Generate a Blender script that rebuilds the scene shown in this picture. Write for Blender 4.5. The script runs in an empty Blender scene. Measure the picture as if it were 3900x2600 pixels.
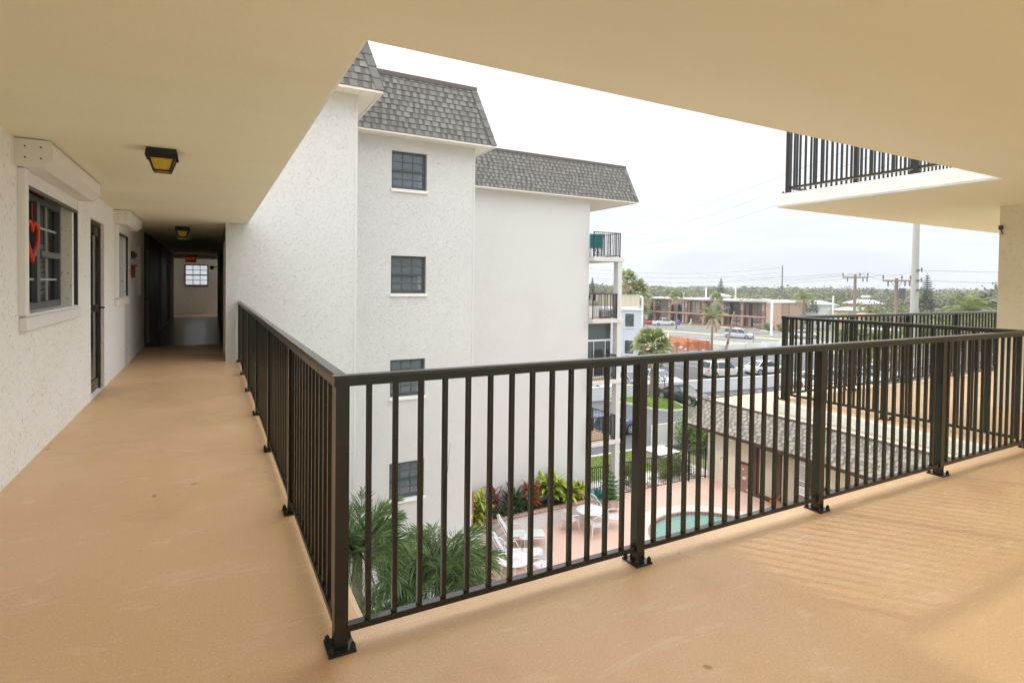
import bpy, math, random
from math import sin, cos, pi, radians, sqrt, atan2
from mathutils import Vector, Matrix
random.seed(7)
S = bpy.context.scene
COL = S.collection
WL = {}            # world origin of every object that parents others

# ------------------------------------------------------------------ materials
def nt(m):
    m.use_nodes = True
    return m.node_tree.nodes, m.node_tree.links, m.node_tree.nodes['Principled BSDF']
MATS = {}
def mat(name, col, rough=.6, metal=0., var=None, bump=None, spec=.5, tint=None, emit=None, coat=0., streak=None):
    """var=(scale, amount 0..1, colour2)  bump=(scale, strength, distance)  tint=(low, high) reads the face attribute"""
    m = bpy.data.materials.new(name); N, L, P = nt(m)
    P.inputs['Roughness'].default_value = rough; P.inputs['Metallic'].default_value = metal
    P.inputs['Specular IOR Level'].default_value = spec
    P.inputs['Coat Weight'].default_value = coat
    c4 = (*col, 1); P.inputs['Base Color'].default_value = c4
    src = None
    tc = N.new('ShaderNodeTexCoord')
    if var:
        n = N.new('ShaderNodeTexNoise'); n.inputs['Scale'].default_value = var[0]; n.inputs['Detail'].default_value = 5
        mp = N.new('ShaderNodeMapping'); L.new(tc.outputs['Object'], mp.inputs['Vector']); L.new(mp.outputs[0], n.inputs['Vector'])
        if streak: mp.inputs['Scale'].default_value = streak
        r = N.new('ShaderNodeMapRange'); r.inputs[1].default_value = .35; r.inputs[2].default_value = .68
        r.inputs[3].default_value = 0; r.inputs[4].default_value = var[1]; L.new(n.outputs['Fac'], r.inputs[0])
        mx = N.new('ShaderNodeMix'); mx.data_type = 'RGBA'
        mx.inputs[6].default_value = c4; mx.inputs[7].default_value = (*var[2], 1)
        L.new(r.outputs[0], mx.inputs[0]); src = mx.outputs[2]
    if tint:
        a = N.new('ShaderNodeAttribute'); a.attribute_name = 'tint'
        mx2 = N.new('ShaderNodeMix'); mx2.data_type = 'RGBA'
        mx2.inputs[7].default_value = (*tint, 1)
        if src: L.new(src, mx2.inputs[6])
        else: mx2.inputs[6].default_value = c4
        L.new(a.outputs['Fac'], mx2.inputs[0]); src = mx2.outputs[2]
    if src: L.new(src, P.inputs['Base Color'])
    if bump:
        nb = N.new('ShaderNodeTexNoise'); nb.inputs['Scale'].default_value = bump[0]; nb.inputs['Detail'].default_value = 4
        L.new(tc.outputs['Object'], nb.inputs['Vector'])
        b = N.new('ShaderNodeBump'); b.inputs['Strength'].default_value = bump[1]; b.inputs['Distance'].default_value = bump[2]
        L.new(nb.outputs['Fac'], b.inputs['Height']); L.new(b.outputs[0], P.inputs['Normal'])
    if emit:
        P.inputs['Emission Color'].default_value = (*emit[0], 1); P.inputs['Emission Strength'].default_value = emit[1]
    MATS[name] = m
    return m
def stucco(name, col, scale=5., strength=.8, dist=.02, col2=None, rough=.85, dots=False, mask=.44):
    """hand-trowelled stucco: short curling ridges over a fine grain"""
    m = bpy.data.materials.new(name); N, L, P = nt(m)
    P.inputs['Roughness'].default_value = rough; P.inputs['Specular IOR Level'].default_value = .2
    tc = N.new('ShaderNodeTexCoord')
    def noise(s, d=3, dis=0.):
        n = N.new('ShaderNodeTexNoise'); n.inputs['Scale'].default_value = s; n.inputs['Detail'].default_value = d
        n.inputs['Distortion'].default_value = dis; L.new(tc.outputs['Object'], n.inputs['Vector']); return n.outputs['Fac']
    def math_(op, a, b=None, clamp=False):
        n = N.new('ShaderNodeMath'); n.operation = op; n.use_clamp = clamp
        for i, v in enumerate((a, b)):
            if v is None: continue
            if isinstance(v, (int, float)): n.inputs[i].default_value = v
            else: L.new(v, n.inputs[i])
        return n.outputs[0]
    def rng(v, a, b, c, d):
        r = N.new('ShaderNodeMapRange'); r.interpolation_type = 'SMOOTHSTEP'
        for i, q in zip((1, 2, 3, 4), (a, b, c, d)): r.inputs[i].default_value = q
        L.new(v, r.inputs[0]); return r.outputs[0]
    ridge = rng(math_('ABSOLUTE', math_('SUBTRACT', noise(scale, 2, .35), .5)), 0, .026, 1, 0)
    mk = rng(noise(scale * 1.3, 2, .2), mask + .06, mask + .13, 0, 1)
    h = math_('MULTIPLY', ridge, mk)
    ridge2 = rng(math_('ABSOLUTE', math_('SUBTRACT', noise(scale * 1.9, 2, .6), .47)), 0, .03, .6, 0)
    h = math_('ADD', h, math_('MULTIPLY', ridge2, rng(noise(scale * 1.6, 2), .52, .6, 0, 1)))
    h = math_('ADD', h, math_('MULTIPLY', noise(scale * 9, 4), .35))
    b = N.new('ShaderNodeBump'); b.inputs['Strength'].default_value = strength; b.inputs['Distance'].default_value = dist
    L.new(h, b.inputs['Height']); L.new(b.outputs[0], P.inputs['Normal'])
    mx = N.new('ShaderNodeMix'); mx.data_type = 'RGBA'
    mx.inputs[6].default_value = (*col, 1); mx.inputs[7].default_value = (*(col2 or [c * .88 for c in col]), 1)
    L.new(rng(noise(.8, 5), .4, .75, 0, .8), mx.inputs[0])
    out = mx.outputs[2]
    if dots:     # small dark pits
        md = N.new('ShaderNodeMix'); md.data_type = 'RGBA'; L.new(out, md.inputs[6]); md.inputs[7].default_value = (.34, .26, .17, 1)
        pm = N.new('ShaderNodeMapping'); pm.inputs['Scale'].default_value = (1, 1, .55); L.new(tc.outputs['Object'], pm.inputs['Vector'])
        pn = N.new('ShaderNodeTexNoise'); pn.inputs['Scale'].default_value = 42; pn.inputs['Detail'].default_value = 2; L.new(pm.outputs[0], pn.inputs['Vector'])
        L.new(math_('MULTIPLY', rng(pn.outputs['Fac'], .60, .67, 0, .6), rng(noise(3.), .4, .6, .25, 1)), md.inputs[0]); out = md.outputs[2]
    L.new(out, P.inputs['Base Color'])
    MATS[name] = m
    return m
def brick_mat(name, c1, c2, mortar, w, h, msize=.012, rough=.8, rot=None, bump=.4):
    m = bpy.data.materials.new(name); N, L, P = nt(m); P.inputs['Roughness'].default_value = rough
    uv = N.new('ShaderNodeUVMap'); uv.uv_map = 'UVMap'
    b = N.new('ShaderNodeTexBrick'); b.inputs['Scale'].default_value = 1
    b.inputs['Color1'].default_value = (*c1, 1); b.inputs['Color2'].default_value = (*c2, 1); b.inputs['Mortar'].default_value = (*mortar, 1)
    b.inputs['Brick Width'].default_value = w; b.inputs['Row Height'].default_value = h; b.inputs['Mortar Size'].default_value = msize
    L.new(uv.outputs[0], b.inputs['Vector'])
    n = N.new('ShaderNodeTexNoise'); n.inputs['Scale'].default_value = 6; L.new(uv.outputs[0], n.inputs['Vector'])
    mx = N.new('ShaderNodeMix'); mx.data_type = 'RGBA'; mx.blend_type = 'MULTIPLY'; mx.inputs[0].default_value = .5
    L.new(b.outputs['Color'], mx.inputs[6]); L.new(n.outputs['Color'], mx.inputs[7])
    hs = N.new('ShaderNodeHueSaturation'); hs.inputs['Value'].default_value = 1.3; hs.inputs['Saturation'].default_value = .9
    L.new(mx.outputs[2], hs.inputs['Color']); L.new(hs.outputs[0], P.inputs['Base Color'])
    bp = N.new('ShaderNodeBump'); bp.inputs['Strength'].default_value = bump; bp.inputs['Distance'].default_value = .01; bp.invert = True
    L.new(b.outputs['Fac'], bp.inputs['Height']); L.new(bp.outputs[0], P.inputs['Normal'])
    MATS[name] = m
    return m
def glass_mat(name, col=(.02, .03, .035), rough=.04, clear=0.):
    """window glass: dark room behind, bright reflections; clear lets part of what is behind show through"""
    m = bpy.data.materials.new(name); N, L, P = nt(m)
    P.inputs['Base Color'].default_value = (*col, 1); P.inputs['Roughness'].default_value = rough; P.inputs['Specular IOR Level'].default_value = .8
    n = N.new('ShaderNodeTexNoise'); n.inputs['Scale'].default_value = 1.2
    tc = N.new('ShaderNodeTexCoord'); L.new(tc.outputs['Object'], n.inputs['Vector'])
    b = N.new('ShaderNodeBump'); b.inputs['Strength'].default_value = .05; b.inputs['Distance'].default_value = .05
    L.new(n.outputs['Fac'], b.inputs['Height']); L.new(b.outputs[0], P.inputs['Normal'])
    if clear:
        t = N.new('ShaderNodeBsdfTransparent'); mx = N.new('ShaderNodeMixShader'); mx.inputs[0].default_value = clear
        L.new(P.outputs[0], mx.inputs[1]); L.new(t.outputs[0], mx.inputs[2])
        L.new(mx.outputs[0], N['Material Output'].inputs['Surface'])
    MATS[name] = m
    return m
def leaf_mat(name, c1, c2, rough=.55, trans=.25):
    m = bpy.data.materials.new(name); N, L, P = nt(m); P.inputs['Roughness'].default_value = rough; P.inputs['Specular IOR Level'].default_value = .35
    a = N.new('ShaderNodeAttribute'); a.attribute_name = 'tint'
    mx = N.new('ShaderNodeMix'); mx.data_type = 'RGBA'; mx.inputs[6].default_value = (*c1, 1); mx.inputs[7].default_value = (*c2, 1)
    L.new(a.outputs['Fac'], mx.inputs[0]); L.new(mx.outputs[2], P.inputs['Base Color'])
    t = N.new('ShaderNodeBsdfTranslucent'); L.new(mx.outputs[2], t.inputs['Color'])
    ms = N.new('ShaderNodeMixShader'); ms.inputs[0].default_value = trans
    L.new(P.outputs[0], ms.inputs[1]); L.new(t.outputs[0], ms.inputs[2]); L.new(ms.outputs[0], N['Material Output'].inputs['Surface'])
    MATS[name] = m
    return m

# ------------------------------------------------------------------ mesh builder
class MB:
    def __init__(s): s.v = []; s.f = []; s.t = []; s.uv = []; s.m = []; s.tint = 0.; s.mi = 0
    def face(s, pts, uv=None):
        i = len(s.v); s.v += [tuple(p) for p in pts]; s.f.append(tuple(range(i, i + len(pts)))); s.t.append(s.tint); s.uv.append(uv); s.m.append(s.mi)
    def mesh(s, vs, fs):
        i = len(s.v); s.v += [tuple(p) for p in vs]
        for f in fs: s.f.append(tuple(i + k for k in f)); s.t.append(s.tint); s.uv.append(None); s.m.append(s.mi)
    def box(s, x0, x1, y0, y1, z0, z1):
        s.mesh([(x0,y0,z0),(x1,y0,z0),(x1,y1,z0),(x0,y1,z0),(x0,y0,z1),(x1,y0,z1),(x1,y1,z1),(x0,y1,z1)],
               [(3,2,1,0),(4,5,6,7),(0,1,5,4),(1,2,6,5),(2,3,7,6),(3,0,4,7)])
    def cbox(s, x0, x1, y0, y1, z0, z1, b):
        """box with chamfered edges"""
        def ring(z, d): return [(x0+d,y0,z),(x1-d,y0,z),(x1,y0+d,z),(x1,y1-d,z),(x1-d,y1,z),(x0+d,y1,z),(x0,y1-d,z),(x0,y0+d,z)]
        def inr(z): return [(x0+b,y0+b,z),(x1-b,y0+b,z),(x1-b,y0+b,z),(x1-b,y1-b,z),(x1-b,y1-b,z),(x0+b,y1-b,z),(x0+b,y1-b,z),(x0+b,y0+b,z)]
        R = [inr(z0), ring(z0+b, b), ring(z1-b, b), inr(z1)]
        fs = []
        for k in range(3):
            for i in range(8):
                j = (i+1) % 8; fs.append((k*8+i, k*8+j, k*8+8+j, k*8+8+i))
        fs.append((6,4,2,0)); fs.append((24,26,28,30))
        s.mesh(sum(R, []), fs)
    def obox(s, c, sx, sy, sz, rz=0, M=None):
        R = M if M is not None else Matrix.Rotation(rz, 3, 'Z')
        vs = [Vector(c) + R @ Vector((a*sx/2, b*sy/2, d*sz/2)) for d in (-1,1) for a, b in ((-1,-1),(1,-1),(1,1),(-1,1))]
        s.mesh(vs, [(3,2,1,0),(4,5,6,7),(0,1,5,4),(1,2,6,5),(2,3,7,6),(3,0,4,7)])
    def bar(s, p, q, w, h=None, up=(0,0,1)):
        """square bar from p to q"""
        h = h or w; p, q = Vector(p), Vector(q); d = (q - p).normalized(); u = Vector(up)
        if abs(d.dot(u)) > .95: u = Vector((1,0,0))
        a = d.cross(u).normalized(); b = a.cross(d)
        vs = [e + a*(i*w/2) + b*(j*h/2) for e in (p, q) for i, j in ((-1,-1),(1,-1),(1,1),(-1,1))]
        s.mesh(vs, [(3,2,1,0),(4,5,6,7),(0,1,5,4),(1,2,6,5),(2,3,7,6),(3,0,4,7)])
    def tube(s, pts, r, n=8, r1=None, cap=True):
        pts = [Vector(p) for p in pts]; m = len(pts); r1 = r if r1 is None else r1
        d0 = (pts[1] - pts[0]).normalized(); u = Vector((0,0,1)) if abs(d0.z) < .9 else Vector((1,0,0))
        vs = []
        for k, p in enumerate(pts):
            d = (pts[min(k+1, m-1)] - pts[max(k-1, 0)]).normalized()
            a = d.cross(u); a = a.normalized() if a.length > 1e-6 else Vector((1,0,0)); b = a.cross(d).normalized(); u = b
            rr = r + (r1 - r) * k / (m - 1) if not isinstance(r, (list, tuple)) else r[k]
            vs += [p + (a*cos(2*pi*i/n) + b*sin(2*pi*i/n)) * rr for i in range(n)]
        fs = [(k*n+i, k*n+(i+1)%n, (k+1)*n+(i+1)%n, (k+1)*n+i) for k in range(m-1) for i in range(n)]
        if cap: fs += [tuple(range(n-1, -1, -1)), tuple((m-1)*n+i for i in range(n))]
        s.mesh(vs, fs)
    def lathe(s, prof, c=(0,0,0), n=20):
        vs = [(c[0]+r*cos(2*pi*i/n), c[1]+r*sin(2*pi*i/n), c[2]+z) for r, z in prof for i in range(n)]
        fs = [(k*n+i, k*n+(i+1)%n, (k+1)*n+(i+1)%n, (k+1)*n+i) for k in range(len(prof)-1) for i in range(n)]
        fs += [tuple(range(n-1,-1,-1)), tuple((len(prof)-1)*n+i for i in range(n))]
        s.mesh(vs, fs)
    def prism(s, poly, a, b, ax='z'):
        """2-D polygon pushed along an axis from a to b"""
        def P(u, v, w): return {'z': (u,v,w), 'y': (u,w,v), 'x': (w,u,v)}[ax]
        n = len(poly); vs = [P(u,v,a) for u,v in poly] + [P(u,v,b) for u,v in poly]
        s.mesh(vs, [tuple(range(n-1,-1,-1)), tuple(range(n,2*n))] + [(i,(i+1)%n,n+(i+1)%n,n+i) for i in range(n)])
    def wall(s, plane, c, t, a0, a1, z0, z1, holes=()):
        """wall lying in x=c or y=c, thick to c+t, with rectangular holes (a0,a1,z0,z1); cut into a grid so that the holes are real"""
        A = sorted({a0, a1, *[h[0] for h in holes], *[h[1] for h in holes]}); Z = sorted({z0, z1, *[h[2] for h in holes], *[h[3] for h in holes]})
        inh = lambda a, z: any(h[0] < a < h[1] and h[2] < z < h[3] for h in holes)
        P = (lambda w, a, z: (w, a, z)) if plane == 'x' else (lambda w, a, z: (a, w, z))
        for i in range(len(A)-1):
            for j in range(len(Z)-1):
                if inh((A[i]+A[i+1])/2, (Z[j]+Z[j+1])/2): continue
                for w in (c, c+t): s.face([P(w,A[i],Z[j]),P(w,A[i+1],Z[j]),P(w,A[i+1],Z[j+1]),P(w,A[i],Z[j+1])])
        def rim(q0, q1, r0, r1):
            for (p, q) in (((q0,r0),(q1,r0)),((q1,r0),(q1,r1)),((q1,r1),(q0,r1)),((q0,r1),(q0,r0))):
                s.face([P(c,*p),P(c,*q),P(c+t,*q),P(c+t,*p)])
        rim(a0, a1, z0, z1)
        for h in holes: rim(*h)
    def build(s, name, m, parent=None, smooth=False, local=False, uv=False):
        o = WL.get(parent, Vector((0,0,0))) if (parent and not local) else Vector((0,0,0))
        me = bpy.data.meshes.new(name)
        me.from_pydata([(x-o.x, y-o.y, z-o.z) for x, y, z in s.v], [], s.f)
        for q in (m if isinstance(m, (list, tuple)) else [m]): me.materials.append(MATS[q] if isinstance(q, str) else q)
        if any(s.m): me.polygons.foreach_set('material_index', s.m)
        if any(s.t):
            at = me.attributes.new('tint', 'FLOAT', 'FACE'); at.data.foreach_set('value', s.t)
        if uv or any(s.uv):
            ul = me.uv_layers.new(name='UVMap'); k = 0
            for pi_, p in enumerate(me.polygons):
                u = s.uv[pi_]; nn = p.normal
                for li, vi in zip(p.loop_indices, p.vertices):
                    co = s.v[vi]
                    if u: ul.data[li].uv = u[li - p.loop_start]
                    elif abs(nn.z) > .8: ul.data[li].uv = (co[0], co[1])
                    elif abs(nn.x) > abs(nn.y): ul.data[li].uv = (co[1], co[2])
                    else: ul.data[li].uv = (co[0], co[2])
        if smooth: me.polygons.foreach_set('use_smooth', [True]*len(me.polygons))
        me.update()
        ob = bpy.data.objects.new(name, me); COL.objects.link(ob)
        if parent: ob.parent = parent; WL[ob] = WL.get(parent, Vector((0,0,0))).copy() if not local else Vector((0,0,0))
        else: WL[ob] = Vector((0,0,0))
        if smooth:
            try: me.set_sharp_from_angle(angle=radians(40))
            except Exception: pass
        return ob
def tag(o, label=None, cat=None, group=None, kind=None):
    if label: o['label'] = label
    if cat: o['category'] = cat
    if group: o['group'] = group
    if kind: o['kind'] = kind
    return o
def thing(name, label, cat, loc=(0,0,0), rz=0, group=None):
    o = bpy.data.objects.new(name, None); COL.objects.link(o); o.location = loc; o.rotation_euler = (0,0,rz); o.empty_display_size = .2
    WL[o] = Vector(loc)
    return tag(o, label, cat, group)
def mover(o, label, cat, group=None, base=None):
    return tag(o, label, cat, group)
def struct(o): return tag(o, kind='structure')
KIDS = {}
def copy_tree(o, parent=None):
    c = o.copy(); COL.objects.link(c)
    if parent is not None: c.parent = parent
    for ch in list(o.children): copy_tree(ch, c)
    return c
def place(src, used, loc, rz, label, group=None, s=None):
    """first call uses the prototype, later calls a copy of it and its parts"""
    o = src if not used else copy_tree(src)
    o.location = loc; o.rotation_euler = (0,0,rz); o['label'] = label
    if group: o['group'] = group
    if s: o.scale = (s,s,s) if not isinstance(s, tuple) else s
    return o
def text(name, body, size, m, loc, rot, parent=None, ext=.004, align='CENTER', squeeze=1.):
    cu = bpy.data.curves.new(name, 'FONT'); cu.body = body; cu.size = size; cu.align_x = align; cu.align_y = 'CENTER'; cu.extrude = ext
    cu.resolution_u = 2
    t = bpy.data.objects.new(name + '_curve', cu); COL.objects.link(t)
    bpy.context.view_layer.update()
    me = bpy.data.meshes.new_from_object(t.evaluated_get(bpy.context.evaluated_depsgraph_get()))
    bpy.data.objects.remove(t)
    me.transform(Matrix.Diagonal((squeeze,1,1,1)))
    me.name = name; me.materials.clear(); me.materials.append(MATS[m])
    o = bpy.data.objects.new(name, me); COL.objects.link(o)
    if parent: o.parent = parent; o.location = Vector(loc) - WL[parent]
    else: o.location = loc
    o.rotation_euler = rot
    return o

# ------------------------------------------------------------------ palette
stucco('stucco_facade', (.665, .662, .655), 21, .75, .010, (.645, .638, .625), mask=.42)
stucco('stucco_rough', (.66, .657, .65), 16, .65, .010, (.645, .638, .625), mask=.42)
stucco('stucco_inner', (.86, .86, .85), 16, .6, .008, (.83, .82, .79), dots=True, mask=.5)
stucco('stucco_tan', (.76, .70, .565), 12, .6, .009, (.73, .67, .53))
mat('smooth_white', (.655, .65, .635), .7, bump=(25, .15, .01))
mat('white_paint', (.8, .8, .79), .45)
mat('white_trim', (.76, .75, .72), .5)
mat('ceiling_paint', (.80, .78, .62), .9, var=(2.2, .6, (.77, .74, .575)), bump=(26, .35, .008), spec=.1, streak=(.35, 1.4, 1))
mat('slab_edge', (.74, .735, .70), .85, bump=(9, .7, .02))
mat('bronze', (.014, .0125, .008), .30, spec=.35, coat=.25, var=(30, .4, (.020, .017, .011)))
mat('black_rubber', (.012, .012, .012), .6)
mat('dark_metal', (.02, .022, .022), .35)
mat('window_frame', (.06, .07, .075), .4)
mat('grey_frame', (.10, .11, .115), .4)
mat('muntin', (.42, .46, .47), .4)
glass_mat('glass_blue', (.065, .09, .11))
glass_mat('glass_dark', (.012, .018, .016))
glass_mat('glass_clear', (.03, .04, .045), clear=.8)
mat('amber_glass', (.62, .40, .02), .25, var=(30, .5, (.45, .29, .01)))
mat('red_tinsel', (.85, .055, .015), .4, bump=(90, 1, .02))
mat('brown_wood', (.075, .036, .022), .5)
mat('door_brown', (.055, .033, .025), .45, var=(8, .5, (.04, .024, .018)))
mat('concrete', (.52, .50, .46), .85, var=(2, .6, (.44, .42, .385)), bump=(30, .3, .01))
mat('shingle', (.10, .094, .09), .9, tint=(.235, .228, .212), bump=(60, .5, .006))
mat('shingle_tan', (.15, .138, .115), .9, tint=(.36, .335, .29), bump=(60, .5, .006))
mat('cap_metal', (.11, .085, .082), .5)
mat('soffit_white', (.78, .765, .72), .6)
mat('chrome', (.6, .6, .6), .2, metal=1)
mat('wall_shade', (.16, .14, .115), .8, bump=(30, .3, .01))  # gloom of the unlit corridor put into the wall colour
mat('plaque_red', (.22, .03, .02), .6)
mat('blind_pale', (.55, .57, .57), .7)
mat('floor_shade', (.05, .042, .034), .27, var=(2, .6, (.07, .058, .045)), bump=(3, .08, .01))  # darkness deep in the corridor painted as a floor colour
glass_mat('glass_win', (.16, .20, .235), clear=.35)  # pale blue tint suggests sky reflected in the panes
mat('black_rail', (.018,.018,.018), .4)
mat('terracotta', (.55, .17, .05), .8)
# ================================================================== camera, sky, sun
cam = bpy.data.cameras.new('camera'); co = bpy.data.objects.new('camera', cam); COL.objects.link(co); S.camera = co
FPX, YAW, PIT, ROLL = 1284., atan2(692, 1284), radians(1.2), .0126
F = Vector((sin(YAW)*cos(PIT), cos(YAW)*cos(PIT), -sin(PIT))); R = Vector((cos(YAW), -sin(YAW), 0)); U = R.cross(F)
R2 = R*cos(ROLL) + U*sin(ROLL); U2 = U*cos(ROLL) - R*sin(ROLL)
co.matrix_world = Matrix(((R2.x, U2.x, -F.x, 0), (R2.y, U2.y, -F.y, 0), (R2.z, U2.z, -F.z, 1.43), (0,0,0,1)))
cam.sensor_width = 36; cam.lens = 36*FPX/2352; cam.shift_y = -(784-679.6)/2352
cam.clip_start = .05; cam.clip_end = 6000
SUN_AZ, SUN_EL = radians(-38), radians(40)       # azimuth from +Y towards +X
W = bpy.data.worlds.new('World'); S.world = W; W.use_nodes = True
N, L = W.node_tree.nodes, W.node_tree.links; bg = N['Background']
sky = N.new('ShaderNodeTexSky'); sky.sky_type = 'NISHITA'; sky.sun_disc = False; sky.sun_elevation = SUN_EL; sky.sun_rotation = SUN_AZ
sky.dust_density = 3; sky.altitude = 10
# thin bright overcast: pale cloud over the sky, brighter towards the zenith and with faint streaks
tc = N.new('ShaderNodeTexCoord'); sx = N.new('ShaderNodeSeparateXYZ'); L.new(tc.outputs['Generated'], sx.inputs[0])
ramp = N.new('ShaderNodeValToRGB'); L.new(sx.outputs['Z'], ramp.inputs[0])
e = ramp.color_ramp.elements; e[0].position = 0.; e[0].color = (.85,.92,.97,1); e[1].position = 1.; e[1].color = (3.3,3.3,3.3,1)
for p_, c_ in ((.04, (.88,.935,.975)), (.16, (.98,1.015,1.045)), (.34, (1.25,1.27,1.29)), (.6, (2.8,2.8,2.8))):
    q = ramp.color_ramp.elements.new(p_); q.color = (*c_, 1)
mp = N.new('ShaderNodeMapping'); mp.inputs['Scale'].default_value = (1.6, 1.6, 9); L.new(tc.outputs['Generated'], mp.inputs['Vector'])
cn = N.new('ShaderNodeTexNoise'); cn.inputs['Scale'].default_value = 2.2; cn.inputs['Detail'].default_value = 7; cn.inputs['Distortion'].default_value = .6; L.new(mp.outputs[0], cn.inputs['Vector'])
cr = N.new('ShaderNodeMapRange'); cr.inputs[1].default_value = .38; cr.inputs[2].default_value = .62; cr.inputs[3].default_value = .88; cr.inputs[4].default_value = 1.02; L.new(cn.outputs['Fac'], cr.inputs[0])
ml = N.new('ShaderNodeMix'); ml.data_type = 'RGBA'; ml.blend_type = 'MULTIPLY'; ml.inputs[0].default_value = 1
L.new(ramp.outputs[0], ml.inputs[6]); L.new(cr.outputs[0], ml.inputs[7])
sc_ = N.new('ShaderNodeVectorMath'); sc_.operation = 'SCALE'; sc_.inputs['Scale'].default_value = 7.2; L.new(ml.outputs[2], sc_.inputs[0])
ad = N.new('ShaderNodeMix'); ad.data_type = 'RGBA'; ad.inputs[0].default_value = .88; L.new(sky.outputs[0], ad.inputs[6]); L.new(sc_.outputs[0], ad.inputs[7])
L.new(ad.outputs[2], bg.inputs['Color']); bg.inputs['Strength'].default_value = .12
sl = bpy.data.lights.new('sun', 'SUN'); sl.energy = .85; sl.angle = radians(2.5); sl.color = (1, .95, .87)
so = bpy.data.objects.new('sun', sl); COL.objects.link(so)
sd = Vector((sin(SUN_AZ)*cos(SUN_EL), cos(SUN_AZ)*cos(SUN_EL), sin(SUN_EL))); so.rotation_euler = sd.to_track_quat('Z', 'Y').to_euler(); so.location = (0, 0, 60)
S.view_settings.view_transform = 'Standard'; S.view_settings.look = 'None'; S.view_settings.exposure = 0.47; S.view_settings.gamma = 1
S.cycles.max_bounces = 10; S.cycles.diffuse_bounces = 7; S.cycles.transparent_max_bounces = 24; S.cycles.use_denoising = True
S.cycles.sample_clamp_indirect = 8

# ================================================================== the gallery we stand on
def floor_mat():
    m = bpy.data.materials.new('floor_coating'); N, L, P = nt(m)
    tc = N.new('ShaderNodeTexCoord')
    def noise(s, d=4):
        n = N.new('ShaderNodeTexNoise'); n.inputs['Scale'].default_value = s; n.inputs['Detail'].default_value = d; L.new(tc.outputs['Object'], n.inputs['Vector']); return n.outputs['Fac']
    def rng(v, a, b, c, d):
        r = N.new('ShaderNodeMapRange')
        for i, q in zip((1,2,3,4), (a,b,c,d)): r.inputs[i].default_value = q
        L.new(v, r.inputs[0]); return r.outputs[0]
    def mix(fac, a, b):
        x = N.new('ShaderNodeMix'); x.data_type = 'RGBA'; L.new(fac, x.inputs[0])
        for i, v in ((6,a),(7,b)):
            if isinstance(v, tuple): x.inputs[i].default_value = (*v, 1)
            else: L.new(v, x.inputs[i])
        return x.outputs[2]
    c = mix(rng(noise(.9, 6), .35, .7, 0, 1), (.67,.445,.25), (.62,.395,.21))
    c = mix(rng(noise(110, 3), .5, .72, 0, .5), c, (.78,.62,.41))          # pale worn grains
    c = mix(rng(noise(150, 2), .66, .74, 0, .6), c, (.30,.17,.08))        # dark grains
    c = mix(rng(noise(7, 2), .735, .76, 0, .7), c, (.22,.14,.08))         # a few spots of dirt
    mpx = N.new('ShaderNodeMapping'); mpx.inputs['Scale'].default_value = (1, 3.2, 1); mpx.inputs['Rotation'].default_value = (0, 0, .7); L.new(tc.outputs['Object'], mpx.inputs['Vector'])
    sf = N.new('ShaderNodeTexNoise'); sf.inputs['Scale'].default_value = 2.6; sf.inputs['Detail'].default_value = 9; sf.inputs['Roughness'].default_value = .68; sf.inputs['Distortion'].default_value = .8; L.new(mpx.outputs[0], sf.inputs['Vector'])
    c = mix(rng(sf.outputs['Fac'], .56, .72, 0, .55), c, (.80,.64,.46))      # pale scuffs
    c = mix(rng(noise(1.7, 8), .60, .74, 0, .35), c, (.44,.27,.13))      # darker stains
    L.new(c, P.inputs['Base Color'])
    L.new(rng(noise(1.3, 4), .3, .7, .34, .55), P.inputs['Roughness']); P.inputs['Specular IOR Level'].default_value = .42
    b = N.new('ShaderNodeBump'); b.inputs['Strength'].default_value = .35; b.inputs['Distance'].default_value = .006; L.new(noise(90, 3), b.inputs['Height']); L.new(b.outputs[0], P.inputs['Normal'])
    MATS['floor_coating'] = m
floor_mat()
# plan of the slab: corridor, front deck, right wing (U round the court)
BACK = -1.35  # deck and ceiling stop short behind the camera to let in more sky light
OUT = [(-1.30, BACK), (8.40, BACK), (8.40, 3.16), (14, 3.16), (14, 4.70), (6.35, 4.70), (6.35, 2.40), (.59, 2.40), (.59, 11.05), (.27, 11.05), (.27, 24.9), (1.65, 24.9), (1.65, 27.65), (-1.5, 27.65), (-1.5, 24.9), (-1.30, 24.9)]
def slab(name, z0, z1, mtop, mside, r=.035):
    """slab with a rolled upper edge; slot 0 = face material, slot 1 = edge material"""
    mb = MB(); n = len(OUT)
    import mathutils
    def inset(d):
        pts = []
        for i in range(n):
            p, a, b = Vector(OUT[i]), Vector(OUT[i-1]), Vector(OUT[(i+1) % n])
            d1 = (p-a).normalized(); d2 = (b-p).normalized()
            n1 = Vector((-d1.y, d1.x)); n2 = Vector((-d2.y, d2.x)); pts.append(p + (n1+n2)*d)
        return pts
    rings = [(inset(r), z1), (inset(r*.3), z1 - r*.3), (inset(0), z1 - r), (inset(0), z0 + r), (inset(r*.3), z0 + r*.3), (inset(r), z0)]
    top = [Vector((p.x, p.y, rings[0][1])) for p in rings[0][0]]
    tris = mathutils.geometry.tessellate_polygon([top])
    for z, mi, pl in ((rings[0][1], 0, rings[0][0]), (rings[-1][1], 2, rings[-1][0])):
        mb.mi = mi
        for t in tris:
            q = [(pl[i].x, pl[i].y, z) for i in t]
            up = (q[1][0]-q[0][0])*(q[2][1]-q[0][1]) - (q[1][1]-q[0][1])*(q[2][0]-q[0][0]) > 0
            mb.face(q if up == (mi == 0) else q[::-1])
    for k in range(5):
        mb.mi = 0 if k == 0 else 1
        for i in range(n):
            j = (i+1) % n; a, za = rings[k]; b, zb = rings[k+1]
            mb.face([(b[i].x,b[i].y,zb),(b[j].x,b[j].y,zb),(a[j].x,a[j].y,za),(a[i].x,a[i].y,za)])
    o = mb.build(name, [mtop[0], mside, mtop[1]])
    return struct(o)
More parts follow.
